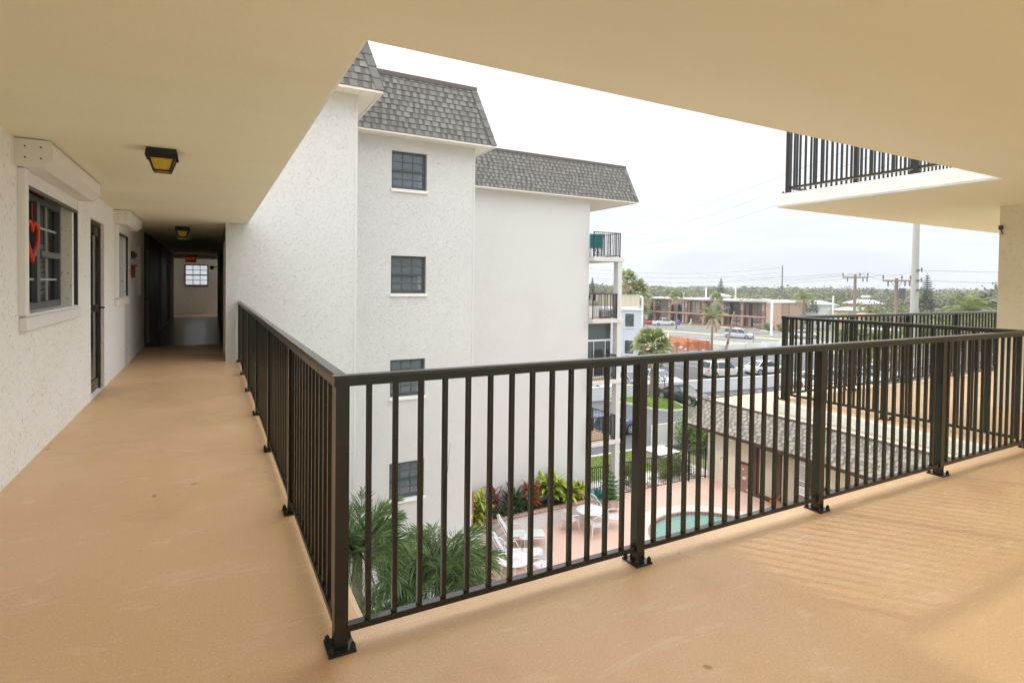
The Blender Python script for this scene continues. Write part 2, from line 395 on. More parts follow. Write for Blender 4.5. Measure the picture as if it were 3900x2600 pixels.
slab('gallery_floor', -.18, 0, ('floor_coating', 'ceiling_paint'), 'slab_edge')
slab('ceiling', 2.44, 2.62, ('floor_coating', 'ceiling_paint'), 'slab_edge', .03)

# ---- left wall with its windows, shutters and door
lw = thing('stucco_wall', 'long white stucco wall on the left with shuttered windows and a brown screen door', 'wall', (-1.24, 5, 0))
W1 = (5.40, 7.12, 1.15, 2.24); W2 = (10.06, 11.03, 1.15, 2.24); W3 = (12.55, 13.4, 1.12, 2.1); D1 = (8.11, 9.05, .002, 2.15)
mb = MB(); mb.wall('x', -1.24, -.22, BACK, 11.05, -.1, 2.55, [W1, W2, D1]); mb.build('wall', 'stucco_inner', lw)
mb = MB(); mb.wall('x', -1.24, -.22, 11.05, 14.1, -.1, 2.55, [W3]); mb.build('corridor_wall', 'stucco_inner', lw)
mb = MB(); mb.wall('x', -1.243, -.22, 14.1, 24.9, -.1, 2.55, [(14.2, 15.15, .002, 2.1), (17.6, 18.55, .002, 2.1), (20.6, 21.55, .002, 2.1)]); mb.build('shaded_corridor_wall', 'wall_shade', lw)  # inner stretch coloured dark to imitate missing light
mb = MB(); mb.box(-1.239, -1.228, 15.16, 17.59, .005, 2.435); mb.box(-1.239, -1.228, 18.56, 20.59, .005, 2.435); mb.build('shade_panelling', 'door_brown', lw)  # added boards, dark brown to deepen the painted corridor shade
def hung_window(par, y0, y1, z0, z1, x, cols=3, grey='grey_frame', glass='glass_dark', slats=False):
    """double-hung window in a plane x = const, seen from +x"""
    f = MB()
    for (a, b, c, d) in ((y0, y1, z0, z0+.07), (y0, y1, z1-.05, z1), (y0, y0+.05, z0+.07, z1-.05), (y1-.05, y1, z0+.07, z1-.05)): f.box(x-.05, x+.01, a, b, c, d)
    zm = (z0+z1)/2; f.box(x-.05, x+.02, y0+.05, y1-.05, zm-.025, zm+.03)
    w = f.build('window', grey, par)
    g = MB(); g.box(x-.036, x-.030, y0+.05, y1-.05, z0+.07, z1-.05); g.build('pane', glass, w)
    m = MB()
    for k in range(1, cols):
        yy = y0+.05 + (y1-y0-.1)*k/cols; m.box(x-.029, x-.017, yy-.010, yy+.010, z0+.07, zm-.025); m.box(x-.029, x-.017, yy-.010, yy+.010, zm+.03, z1-.05)
    for a, b in ((z0+.07, zm-.025), (zm+.03, z1-.05)): m.box(x-.029, x-.015, y0+.05, y1-.05, (a+b)/2-.009, (a+b)/2+.009)
    m.build('muntin', 'muntin', w)
    if slats:
        s = MB()
        for k in range(9): s.obox((x-.10, (y0+y1)/2, z0+.14+k*.055), .012, (y1-y0)*.72, .045, M=Matrix.Rotation(radians(35), 3, 'Y'))
        s.build('shutter_slat', 'white_paint', w)
    return w
glass_mat('glass_room', (.015, .02, .02), clear=.55)
xw = -1.34
hung_window(lw, 5.40, 6.30, 1.15, 2.14, xw, 2, 'grey_frame', 'glass_room'); hung_window(lw, 6.30, 7.12, 1.15, 2.14, xw, 2, 'grey_frame', 'glass_room', slats=True)
hung_window(lw, 10.06, 11.03, 1.15, 2.2, xw, 3, 'grey_frame'); hung_window(lw, 12.55, 13.4, 1.12, 2.1, xw, 3, 'window_frame')
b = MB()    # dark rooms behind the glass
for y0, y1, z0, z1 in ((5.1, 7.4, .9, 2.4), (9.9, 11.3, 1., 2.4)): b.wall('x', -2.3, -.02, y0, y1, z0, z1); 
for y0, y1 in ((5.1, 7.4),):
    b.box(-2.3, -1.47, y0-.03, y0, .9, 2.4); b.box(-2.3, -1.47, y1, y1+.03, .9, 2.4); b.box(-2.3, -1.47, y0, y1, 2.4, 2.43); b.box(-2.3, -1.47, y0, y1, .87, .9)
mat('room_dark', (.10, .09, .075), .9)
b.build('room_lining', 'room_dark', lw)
def shutter(y0, y1, track0, track1, zb, wall_x=-1.24):
    """roller-shutter: six-sided housing, two side tracks and a bottom bar, all fixed to the wall"""
    prof = [(wall_x, 2.43), (wall_x+.20, 2.43), (wall_x+.215, 2.41), (wall_x+.215, 2.305), (wall_x+.15, 2.24), (wall_x, 2.24)]
    h = MB(); h.prism([(x, z) for x, z in prof], y0+.006, y1-.006, 'y'); ho = h.build('shutter_housing', 'white_trim', lw)
    for yy, s in ((y0, 1), (y1, -1)):
        c = MB(); c.prism([(x+.004*(1 if x > wall_x else 0), z+(.003 if z > 2.4 else -.004)) for x, z in prof], yy, yy+.012*s, 'y'); cp = c.build('end_cap', 'white_trim', ho)
        sc = MB()
        for a in (.06, .15):
            for zz in (2.30, 2.38): sc.tube([(wall_x+a, yy-.004*s, zz), (wall_x+a, yy+.004*s, zz)], .006, 8)
        sc.build('screw', 'black_rubber', cp)
    t = MB(); t.cbox(wall_x-.004, wall_x+.05, track0, track0+.075, zb, 2.236, .006); to = t.build('shutter_track', 'white_paint', lw)
    t = MB(); t.cbox(wall_x-.004, wall_x+.03, track1-.06, track1-.02, zb, 2.236, .006); t.build('shutter_track', 'dark_metal', lw)
    t = MB(); t.box(wall_x+.012, wall_x+.034, track0+.08, track1-.065, 2.13, 2.236); t.build('shutter_curtain', 'white_trim', lw)
    t = MB(); t.box(wall_x+.008, wall_x+.038, track0+.08, track1-.065, 2.10, 2.127); t.build('bottom_bar', 'dark_metal', lw)
    s = MB(); s.cbox(wall_x-.10, wall_x+.03, track0+.076, track1-.061, zb-.012, zb+.01, .004); s.cbox(wall_x-.003, wall_x+.055, track0+.02, track1, zb-.115, zb-.013, .008); s.build('sill', 'white_paint', lw)
shutter(5.23, 7.27, 5.30, 7.26, 1.15); shutter(9.86, 11.3, 9.94, 11.22, 1.15)
def screen_door(y0, y1, z1, x, m='door_brown', par=None):
    f = MB(); w = .06
    f.box(x-.06, x-.005, y0, y0+w, .002, z1); f.box(x-.06, x-.005, y1-w, y1, .002, z1); f.box(x-.06, x-.005, y0+w, y1-w, z1-w, z1)
    d = f.build('door_frame', m, par)
    f = MB(); a0, a1 = y0+w+.004, y1-w-.004
    for q in ((a0, a0+.07, .02, z1-w-.01), (a1-.07, a1, .02, z1-w-.01), (a0+.07, a1-.07, .02, .16), (a0+.07, a1-.07, 1.02, 1.10), (a0+.07, a1-.07, z1-w-.11, z1-w-.01)): f.box(x-.05, x-.018, *q)
    lf = f.build('door', 'bronze', par)
    g = MB(); g.box(x-.037, x-.031, a0+.07, a1-.07, .16, z1-w-.11); g.build('pane', 'glass_dark', lf)
    k = MB(); k.tube([(x-.02, a1-.045, 1.06), (x+.05, a1-.045, 1.06)], .012, 8); k.tube([(x+.045, a1-.045, 1.06), (x+.05, a1-.15, 1.06)], .010, 8); k.build('handle', 'brown_wood', lf)
screen_door(8.11, 9.05, 2.15, -1.27, 'door_brown', lw)
for y0 in (14.2, 17.6, 20.6):
    f = MB(); f.box(-1.40, -1.30, y0+.03, y0+.92, .01, 2.08); d = f.build('door', 'door_brown', lw)
    k = MB(); k.tube([(-1.30, y0+.84, 1.0), (-1.24, y0+.84, 1.0)], .02, 8); k.build('handle', 'chrome', d)
# ---- heart ornament hung on the window
mb = MB(); pts = []
for k in range(29):
    t = 2*pi*k/28; pts.append((-1.305, 5.98 + .0105*16*sin(t)**3*1.02, 1.76 + .0115*(13*cos(t)-5*cos(2*t)-2*cos(3*t)-cos(4*t))))
mb.tube(pts, .013, 8); hb = mb.build('heart_ornament', 'red_tinsel', smooth=True)
tag(hb, 'red tinsel heart hanging in front of the nearest shuttered window', 'ornament')
mb = MB(); mb.tube([(-1.305, 5.98, 1.84), (-1.305, 5.98, 2.05)], .003, 5); mb.build('hanging_string', 'red_tinsel', hb)
# ---- two little red wall plaques
for z0, z1, y0, y1, lab in ((1.80, 1.93, 11.85, 12.15, 'upper small dark red plaque on the left wall at the corridor mouth'), (1.46, 1.69, 11.82, 12.1, 'lower small red wooden shelf on the left wall at the corridor mouth')):
    mb = MB(); mb.cbox(-1.237, -1.20, y0, y1, z0, z1, .01); 
    if z1 < 1.8: mb.box(-1.199, -1.16, y0, y1, 1.66, 1.69)
    else: mb.box(-1.199, -1.17, y0+.06, y1-.06, z0+.03, z1-.03)
    tag(mb.build('wall_plaque', 'plaque_red' if z1 < 1.8 else 'brown_wood'), lab, 'plaque', 'small red plaques on the corridor wall')
# ---- right wall (end of the units opposite) : a long stucco wall coming towards us
rw = thing('stucco_wall', 'tan stucco wall at the right edge behind the railing corner', 'wall', (8.35, 1, 0))
mb = MB(); mb.wall('x', 8.352, .24, BACK, 3.158, -.1, 2.55); mb.build('wall', 'stucco_tan', rw)
mb = MB(); mb.cbox(8.31, 8.349, 3.115, 3.155, 2.155, 2.205, .005); mb.tube([(8.325, 3.135, 2.155), (8.338, 3.12, 2.10)], .006, 6)
tag(mb.build('wall_sensor', 'brown_wood'), 'little dark red sensor box high on the edge of the right tan wall', 'sensor')

# ---- the white wing: corridor inside, stepped facades, mansard roofs
wing = thing('apartment_wing', 'white stucco apartment wing stepping back in three bays under grey shingled mansard roofs', 'building', (6, 14, -7.95))
GZ = -7.95; FFH = 2.62
mb = MB()
mb.wall('y', 11.05, .3, -1.30, 2.47, GZ, 5.066, [(-1.236, .23, -.001, 2.441)])
mb.build('bay_wall', 'stucco_rough', wing)
for x, y in ((2.493, 11.05), (6.222, 13.738), (14.13, 19.378)): mb = MB(); mb.box(x-.03, x+.012, y-.008, y+.10, GZ, 5.066); mb.build('corner_bead', 'smooth_white', wing)
WZ = [1.16 + FFH*k for k in (1, 0, -1, -2)]
holes = [(3.96, 4.88, z, z+.95) for z in WZ]
mb = MB(); mb.wall('y', 13.74, .25, 2.45, 6.20, GZ, 5.066, holes); mb.wall('x', 6.2, -.25, 13.99, 19.6, GZ, 5.066); mb.wall('x', 2.2, .25, 11.35, 13.99, GZ, 5.066); mb.build('bay_wall', 'stucco_facade', wing)
mb = MB(); mb.wall('y', 19.38, .25, 6.2, 14.11, GZ, 5.066); mb.wall('x', 14.11, -.25, 19.63, 24, GZ, 5.066); mb.build('bay_wall', 'stucco_facade', wing)
mb = MB(); mb.cbox(2.6, 6.28, 13.46, 13.735, GZ, -5.21, .03); mb.build('base_ledge', 'smooth_white', wing)
for z in WZ:
    f = MB(); y = 13.835
    for q in ((3.965, 4.875, z+.003, z+.085), (3.965, 4.875, z+.90, z+.947), (3.965, 4.01, z+.085, z+.90), (4.81, 4.875, z+.085, z+.90), (4.01, 4.81, z+.45, z+.50)): f.box(q[0], q[1], y-(.02 if q[2] > z+.4 and q[3] < z+.6 else 0), y+.06, q[2], q[3])
    w = f.build('window', 'window_frame', wing)
    g = MB(); g.box(4.01, 4.81, y+.028, y+.034, z+.085, z+.90); g.build('pane', 'glass_win', w)
    g = MB()
    for k in (1, 2):
        xx = 4.01 + .8*k/3; g.box(xx-.011, xx+.011, y+.012, y+.027, z+.085, z+.45); g.box(xx-.011, xx+.011, y+.012, y+.027, z+.50, z+.90)
    for a, b_ in ((z+.085, z+.45), (z+.50, z+.90)): g.box(4.01, 4.81, y+.010, y+.027, (a+b_)/2-.010, (a+b_)/2+.010)
    g.build('muntin', 'grey_frame', w)
    g = MB(); g.cbox(3.93, 4.91, 13.69, 13.83, z-.075, z+.002, .006); g.build('sill', 'white_paint', w)
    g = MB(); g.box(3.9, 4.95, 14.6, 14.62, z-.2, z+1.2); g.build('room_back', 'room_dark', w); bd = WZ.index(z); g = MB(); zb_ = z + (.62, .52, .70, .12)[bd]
    while zb_ < z+.93: g.box(4.0, 4.83, 13.915, 13.92, zb_, zb_+.030); zb_ += .038
    g.build('blind', 'blind_pale', w)  # pale slats also suggest reflections in the glass
def mansard(par, x0, x1, y, zb, zt, ins, ydeep, right=True, exp=.142, m='shingle', seed=1, axis='y', tabw=.118):
    """row on row of laminated shingles on a steep slope facing -y, with a hip at the right end (faces +x)"""
    rnd = random.Random(seed); g = MB(); H = zt - zb; n = int(H/exp)+1
    ln = sqrt(ins*ins + H*H); ny, nz = -H/ln, ins/ln
    for k in range(n):
        a = k*exp; b = min((k+1)*exp + .02, H + .01); fa, fb = a/H, b/H
        xr0 = x1 - ins*fa if right else x1; xr1 = x1 - ins*fb if right else x1
        x = x0 - rnd.random()*tabw; tooth = rnd.random() < .5
        while x < xr0:
            tooth = not tooth; w = (tabw*rnd.choice((.75, 1, 1, 1.3)) if tooth else tabw*rnd.choice((.5, .75, .9))); xa, xb = max(x, x0), min(x+w-.004, xr0)
            if xb > xa + .01:
                lift = (.024 if tooth else .012) + .004*rnd.random(); g.tint = (.55 + .45*rnd.random()) if tooth else .05+.35*rnd.random()
                def q(xx, f, l): return (min(xx, x1 - ins*f if right else x1), y + ins*f + ny*l, zb + H*f + nz*l)
                g.face([q(xa, fa, lift), q(xb, fa, lift), q(xb, fb, .004), q(xa, fb, .004)])
                g.face([q(xa, fa, 0), q(xb, fa, 0), q(xb, fa, lift), q(xa, fa, lift)])
                g.face([q(xb, fa, 0), q(xb, fb, 0), q(xb, fb, .004), q(xb, fa, lift)])
            x += w
    g.tint = .3
    if right:   # hip side and its cap tabs
        for k in range(n):
            a = k*exp; b = min((k+1)*exp, H); fa, fb = a/H, b/H; g.tint = rnd.random()*.8
            g.face([(x1-ins*fa+.01, y+ins*fa, zb+a), (x1-ins*fa+.01, y+ydeep, zb+a), (x1-ins*fb+.01, y+ydeep, zb+b), (x1-ins*fb+.01, y+ins*fb, zb+b)])
        k = 0; z = 0
        while z < H - .05:
            f0, f1 = z/H, min((z+.26)/H, 1); g.tint = .25 + .6*rnd.random()
            P0 = Vector((x1-ins*f0, y+ins*f0, zb+H*f0)); P1 = Vector((x1-ins*f1, y+ins*f1, zb+H*f1))
            o0, o1 = Vector((.01, -.034, .012)), Vector((.01, -.022, .006)); s0 = Vector((-.15, 0, 0)); s1 = Vector((0, .15, 0))
            g.face([P0+o0+s0, P0+o0+Vector((.012,0,0)), P1+o1+Vector((.012,0,0)), P1+o1+s0]); g.face([P0+o0+Vector((.02,0,0)), P0+Vector((.03,.0,0))+s1, P1+Vector((.03,0,0))+s1, P1+o1+Vector((.02,0,0))])
            g.face([P0+s0, P0+Vector((.02,0,0)), P0+o0+Vector((.012,0,0)), P0+o0+s0]); z += .235
    g.tint = .2; g.face([(x0, y+.004, zb), (x1, y+.004, zb), (x1-(ins if right else 0), y+ins+.004, zt), (x0, y+ins+.004, zt)])
    return g.build('roof', m, par)
ZB, ZT, INS = 5.075, 6.56, .41
def roof_block(x0, xw, x1, yw, deep, seed):
    """x0..x1 eave span, xw wall corner, yw wall plane"""
    y = yw - .40
    rf = mansard(wing, x0, x1, y, ZB, ZT, INS, deep, True, seed=seed)
    c = MB(); c.box(x0, x1-INS+.03, y+INS-.03, y+INS+.12, ZT-.01, ZT+.105); c.box(x1-INS-.12, x1-INS+.04, y+INS+.12, y+deep, ZT-.01, ZT+.105); c.build('cap_flashing', 'cap_metal', rf)
    c = MB(); c.box(x0, x1-.45, y+INS+.12, y+deep, ZT-.2, ZT-.1); c.build('flat_roof', 'concrete', rf)
    s = MB()     # ribbed soffit boards and the fascia line
    x = x0
    while x < x1 - .03:
        s.box(x+.004, min(x+.296, x1-.03), y+.03, yw+.001, ZB-.022, ZB-.012); s.box(x, min(x+.3, x1-.03), y+.03, yw+.001, ZB-.012, ZB-.003); x += .3
    yy = yw
    while yy < yw + deep - .5:
        s.box(xw-.001, x1-.03, yy+.004, yy+.296, ZB-.022, ZB-.012); s.box(xw-.001, x1-.03, yy, yy+.3, ZB-.012, ZB-.003); yy += .3
    s.box(x0, x1, y-.006, y+.028, ZB-.045, ZB-.002); s.box(x1-.028, x1+.006, y+.028, yw+deep-.5, ZB-.045, ZB-.002)
    s.build('soffit', 'soffit_white', rf)
roof_block(-1.4, 2.5, 2.89, 11.05, 3.2, 1); roof_block(2.48, 6.22, 6.64, 13.74, 6.2, 2); roof_block(6.2, 14.13, 16.43, 19.38, 6.0, 3)
# inside of the corridor
mb = MB(); mb.wall('x', .23, .2, 11.35, 24.9, -.1, 2.55, [(11.75, 12.6, .002, 2.1), (15, 15.9, .002, 2.1), (19, 19.9, .002, 2.1), (22.4, 23.3, .002, 2.1)]); mb.build('corridor_wall', 'wall_shade', wing)  # this wall too carries the corridor shade in its colour
for y0 in (11.75, 15, 19, 22.4):
    f = MB(); f.box(.30, .36, y0+.03, y0+.82, .01, 2.08); d = f.build('door', 'door_brown', wing)
    f = MB(); f.box(.222, .30, y0-.06, y0+.02, 0, 2.16); f.box(.222, .30, y0+.83, y0+.91, 0, 2.16); f.box(.222, .30, y0+.02, y0+.83, 2.08, 2.16); f.build('door_frame', 'brown_wood' if y0 > 12 else 'soffit_white', wing)
mb = MB(); mb.wall('y', 27.6, .2, -1.6, 1.8, -.1, 2.55, [(-.98, -.10, 1.16, 2.10)]); mb.wall('x', 1.602, .15, 24.9, 27.6, -.1, 2.55, [(25.3, 27.3, .9, 2.3)]); mb.wall('x', -1.455, -.15, 24.9, 27.6, -.1, 2.55); mb.wall('y', 24.9, .12, -1.45, 1.6, 2.26, 2.55); mb.wall('y', 24.902, .12, .43, 1.6, -.1, 2.26)
mb.build('end_wall', 'stucco_inner', wing)
f = MB()
for q in ((-.98, -.10, 1.16, 1.24), (-.98, -.10, 2.06, 2.10), (-.98, -.94, 1.24, 2.06), (-.14, -.10, 1.24, 2.06), (-.94, -.14, 1.63, 1.68)): f.box(q[0], q[1], 27.56, 27.62, q[2], q[3])
ew = f.build('window', 'window_frame', wing)
g = MB(); g.box(-.94, -.14, 27.588, 27.592, 1.24, 2.06); g.build('pane', 'glass_clear', ew)
g = MB()
for k in (1, 2): g.box(-.94+.8*k/3-.012, -.94+.8*k/3+.012, 27.57, 27.586, 1.24, 1.63); g.box(-.94+.8*k/3-.012, -.94+.8*k/3+.012, 27.57, 27.586, 1.68, 2.06)
for z in (1.435, 1.87): g.box(-.94, -.14, 27.568, 27.586, z-.012, z+.012)
g.build('muntin', 'window_frame', ew)
struct((lambda b: (b.face([(-1.235, 14.1, .004), (.225, 14.1, .004), (.225, 24.9, .004), (-1.235, 24.9, .004)]), b.build('corridor_floor_shade', 'floor_shade'))[1])(MB()))  # dark sheet laid over the slab as painted shade
# exit sign, smoke detector, bell, ceiling lanterns
mat('exit_red', (.6, .03, .01), .4, emit=((1, .10, .02), .3))
ex = thing('exit_sign', 'black EXIT sign with red letters over the far end of the corridor', 'sign', (-.68, 24.85, 2.12))
mb = MB(); mb.cbox(-.86, -.50, 24.83, 24.898, 2.12, 2.36, .01); mb.build('sign_box', 'black_rubber', ex)
text('letters', 'EXIT', .15, 'exit_red', (-.68, 24.826, 2.245), (pi/2, 0, 0), ex)
mb = MB(); mb.lathe([(.0, 2.435), (.16, 2.435), (.16, 2.40), (.12, 2.34), (.05, 2.32), (0, 2.318)], (-.54, 14.6, 0), 20)
tag(mb.build('ceiling_dome', 'white_paint', smooth=True), 'pale round ceiling dome just beyond the farther lantern in the corridor', 'ceiling light')
mb = MB(); mb.box(-.03, .10, 24.72, 24.85, 1.86, 2.0); mb.box(.10, .225, 24.76, 24.81, 1.93, 1.97)
tag(mb.build('wall_bell', 'black_rubber'), 'black box on a bracket at the right end of the corridor', 'bell')
def lantern():
    t = thing('ceiling_lantern', '', 'ceiling light')
    m = MB(); m.prism([(-.115,-.115),(.115,-.115),(.115,.115),(-.115,.115)], -.018, -.001)
    z0, z1 = -.018, -.075; a, b = .118, .125
    m.mesh([(sx*a, sy*a, z0) for sx, sy in ((-1,-1),(1,-1),(1,1),(-1,1))] + [(sx*b, sy*b, z1) for sx, sy in ((-1,-1),(1,-1),(1,1),(-1,1))], [(i,(i+1)%4,4+(i+1)%4,4+i) for i in range(4)] + [(0,1,2,3)])
    m.build('canopy', 'black_rubber', t)
    g = MB(); top, bot, zt, zb = .096, .060, -.076, -.19
    g.mesh([(sx*top, sy*top, zt) for sx, sy in ((-1,-1),(1,-1),(1,1),(-1,1))] + [(sx*bot, sy*bot, zb) for sx, sy in ((-1,-1),(1,-1),(1,1),(-1,1))], [(i,(i+1)%4,4+(i+1)%4,4+i) for i in range(4)] + [(4,5,6,7)])
    g.build('amber_pane', 'amber_glass', t)
    f = MB()
    for sx, sy in ((-1,-1),(1,-1),(1,1),(-1,1)): f.bar((sx*.100, sy*.100, zt), (sx*.062, sy*.062, zb-.004), .013)
    for s in (-1, 1):
        for r_, z in ((.100, zt-.004), (.062, zb)): f.bar((-r_, s*r_, z), (r_, s*r_, z), .014); f.bar((s*r_, -r_, z), (s*r_, r_, z), .014)
    f.build('cage', 'black_rubber', t)
    return t
ln = lantern()
for i, (x, y, lab) in enumerate(((-.335, 5.17, 'black ceiling lantern with amber glass nearest the shuttered window'), (-.475, 12.35, 'black ceiling lantern with amber glass farther in at the dark corridor mouth'))):
    o = place(ln, i, (x, y, 2.44), 0, lab, 'amber ceiling lanterns', (.86,.86,.86) if i == 0 else (1,1,1))

# ---- railings
def railing(t, runs, H=1.07, base=0., sp=.111, post=.052, bal=.020, zb=.075, top=(.066, .040), bz=None, plates=True, skip_last=False, m='bronze'):
    """runs: list of (p, q, post distances along the run); posts with foot plates, balusters, rails"""
    donep = []
    for (p, q, posts) in runs:
        p, q = Vector((*p, base)), Vector((*q, base)); d = q - p; Ln = d.length; d.normalize(); n = Vector((-d.y, d.x, 0)); up = Vector((0,0,1))
        a = MB(); w, h = top
        prof = [(-w/2, H-h), (-w/2, H-.010), (-w/2+.012, H), (w/2-.012, H), (w/2, H-.010), (w/2, H-h)]
        e = w/2
        vs = [pp + n*u + up*v for pp in (p - d*e, q + d*e) for u, v in prof]
        k = len(prof); a.mesh(vs, [tuple(range(k-1,-1,-1)), tuple(range(k,2*k))] + [(i,(i+1)%k,k+(i+1)%k,k+i) for i in range(k)])
        a.build('top_rail', m, t)
        a = MB(); a.bar(p + d*post/2 + up*zb, q - d*post/2 + up*zb, .034, .026); a.build('bottom_rail', m, t)
        for s in posts:
            c = p + d*s
            if any((c-x).length < .01 for x in donep): continue
            donep.append(c.copy())
            a = MB(); a.obox(c + up*(H-h+.012)/2, post, post, H-h-.012); po = a.build('post', m, t)
            if plates:
                a = MB(); a.obox(c + up*.006, .105, .115, .010); pl = a.build('foot_plate', m, po)
                for i in (-1, 1):
                    for j in (-1, 1):
                        b = MB(); b.lathe([(.011, .011), (.011, .019), (.009, .030), (.004, .036)], c + Vector((i*.041, j*.044, 0)), 8); b.build('bolt', 'black_rubber', pl)
        ps = sorted(posts)
        for s0, s1 in zip(ps[:-1], ps[1:]):
            nb = max(1, round((s1-s0)/sp) - 1)
            for i in range(nb):
                c = p + d*(s0 + (s1-s0)*(i+1)/(nb+1))
                a = MB(); a.obox(c + up*((zb+.013 + H-h)/2), bal, bal, H-h-zb-.013); a.build('baluster', m, t)
ry, lx, rx, fy = 2.215, .447, 6.46, 4.62
RL = 'dark bronze picket railing '
t = thing('railing', RL + 'running from the near corner post to the right wall', 'railing', (3.5, ry, 0))
railing(t, [((lx, ry), (6.55, ry), [0, 1.505, 3.01, 4.52, 6.55-lx])])
t = thing('railing', RL + 'along the left walkway up to the rough white wall', 'railing', (lx, 6, 0))
railing(t, [((lx, ry+.06), (lx, 11.0), [1.40, 2.83, 4.27, 5.73, 7.18, 8.66])])
c_ = MB()
for i in range(13): c_.obox((lx, ry + .06 + 1.40*(i+.6)/13.2, (.088+1.03)/2), .020, .020, 1.03-.088); c_.build('baluster', 'bronze', t); c_ = MB()
t = thing('railing', RL + 'on the far walkway with a sharp corner pointing left', 'railing', (rx, 3.4, 0))
railing(t, [((6.55, ry+.06), (rx, fy), [1.16, sqrt((fy-ry-.06)**2+.09**2)]), ((rx, fy), (13.4, fy), [0, 1.45, 2.9, 4.35, 5.8, 6.85])])
for i in range(10): c_ = MB(); c_.obox((6.55-.09*.48*(i+.3)/10.2, ry + .06 + 1.16*(i+.3)/10.2, (.088+1.03)/2), .020, .020, 1.03-.088); c_.build('baluster', 'bronze', t)
t = thing('railing', RL + 'of the floor above, cut off by our ceiling', 'railing', (rx, 3.4, 2.62))
railing(t, [((rx, 1.0), (rx, fy), [0, .75, 2.15, fy-1.0]), ((rx, fy), (13.4, fy), [0, 1.45, 2.9, 4.35, 5.8, 6.85])], base=2.62)
# ================================================================== court: deck, pool, planter, furniture
brick_mat('brick_red', (.30,.10,.06), (.40,.16,.10), (.42,.36,.31), .21, .075)
brick_mat('brick_coping', (.24,.10,.07), (.33,.15,.11), (.40,.34,.30), .12, .4)
brick_mat('brick_old', (.34,.13,.09), (.27,.10,.07), (.34,.25,.2), .22, .075)
mat('deck_pink', (.60,.40,.315), .8, var=(.9, .8, (.63,.455,.375)), bump=(45,.3,.01))
mat('deck_pale', (.60,.55,.50), .8, var=(1.5,.6,(.54,.49,.44)), bump=(40,.3,.01))
mat('asphalt', (.085,.088,.094), .9, var=(.35,.7,(.115,.117,.122)), bump=(25,.5,.012))
mat('asphalt_light', (.22,.215,.21), .9, var=(.25,.9,(.11,.11,.112)), bump=(8,.4,.02), streak=(.35,1.6,1))
mat('road_grey', (.17,.165,.165), .9, var=(.3,.7,(.21,.205,.20)), bump=(8,.4,.02))
mat('pale_concrete', (.58,.56,.52), .85, var=(.6,.7,(.50,.48,.44)), bump=(15,.3,.01))
mat('grass_ground', (.13,.21,.028), .95, var=(1.2,.8,(.20,.26,.05)), bump=(60,1.,.05))
mat('grass_dry', (.26,.25,.07), .95, var=(.8,.9,(.17,.22,.05)), bump=(30,1.,.05))
mat('ground_far', (.17,.19,.09), .95, var=(.05,.9,(.30,.28,.20)))
mat('paint_line', (.72,.72,.70), .7, var=(3,.5,(.5,.5,.48)))
mat('paint_yellow', (.62,.5,.12), .7)
mat('pool_plaster', (.50,.76,.76), .6)
mat('wall_white', (.60,.61,.625), .75, var=(.7,.5,(.64,.645,.65)), bump=(20,.2,.01))
mat('wall_pale_blue', (.60,.64,.70), .7, var=(.5,.5,(.56,.60,.66)))
mat('cream_panel', (.68,.60,.47), .75, var=(.9,.5,(.60,.52,.40)))
mat('roof_tan', (.52,.42,.31), .9, var=(.5,.9,(.46,.36,.26)), bump=(30,.5,.01))
mat('plastic_white', (.66,.66,.67), .35)
mat('plastic_grey', (.30,.31,.32), .5)
mat('plastic_teal', (.0,.20,.24), .45)
mat('cushion', (.60,.62,.60), .9, var=(6,.8,(.50,.54,.55)), bump=(12,.4,.02))
mat('rock', (.52,.42,.36), .9, var=(3,.8,(.36,.29,.25)), bump=(8,.8,.05))
def sheet(name, poly, z, m, kind='structure'):
    mb = MB(); mb.face([(x,y,z) for x,y in poly]); return tag(mb.build(name, m), kind=kind)
GR = MB(); GR.face([(-900,-300,-8.06),(2600,-300,-8.06),(2600,2200,-8.06),(-900,2200,-8.06)]); struct(GR.build('ground', 'ground_far'))
PC, PR = (16.65, 14.45), 2.5
# pool deck with the round hole of the spa pool
mb = MB(); x0, x1, y0, y1 = PC[0]-3.6, PC[0]+3.6, PC[1]-3.6, PC[1]+3.6; n = 64
def sq(a):
    c, s = cos(a), sin(a); k = 3.6/max(abs(c), abs(s)); return (PC[0]+c*k, PC[1]+s*k)
for i in range(n):
    a, b = 2*pi*i/n, 2*pi*(i+1)/n
    mb.face([(PC[0]+PR*1.28*cos(a), PC[1]+PR*1.28*sin(a), GZ), (*sq(a), GZ), (*sq(b), GZ), (PC[0]+PR*1.28*cos(b), PC[1]+PR*1.28*sin(b), GZ)])
for q in ((6.3, x0, 3, 19.7), (x1, 21.6, 3, 19.7), (x0, x1, 3, y0), (x0, x1, y1, 19.7)): mb.face([(q[0],q[2],GZ),(q[1],q[2],GZ),(q[1],q[3],GZ),(q[0],q[3],GZ)])
struct(mb.build('pool_deck', 'deck_pink'))
sheet('court_paving', [(-1,3),(6.3,3),(6.3,13.9),(-1,13.9)], GZ, 'deck_pale')
def ring(mb, r0, r1, z0, z1, n=64, uvs=1.):
    for i in range(n):
        a, b = 2*pi*i/n, 2*pi*(i+1)/n
        P = lambda r, t, z: (PC[0]+r*cos(t), PC[1]+r*sin(t), z)
        mb.face([P(r0,a,z0),P(r1,a,z1),P(r1,b,z1),P(r0,b,z0)], [(a*r1,0),(a*r1,abs(r1-r0)+abs(z1-z0)),(b*r1,abs(r1-r0)+abs(z1-z0)),(b*r1,0)])
sp = thing('spa_pool', 'round turquoise spa pool with a brick rim sunk in the pink deck', 'pool', (*PC, GZ))
mb = MB(); ring(mb, PR*1.02, PR*1.281, GZ+.012, GZ+.003); mb.build('deck_ring', 'deck_pale', sp)
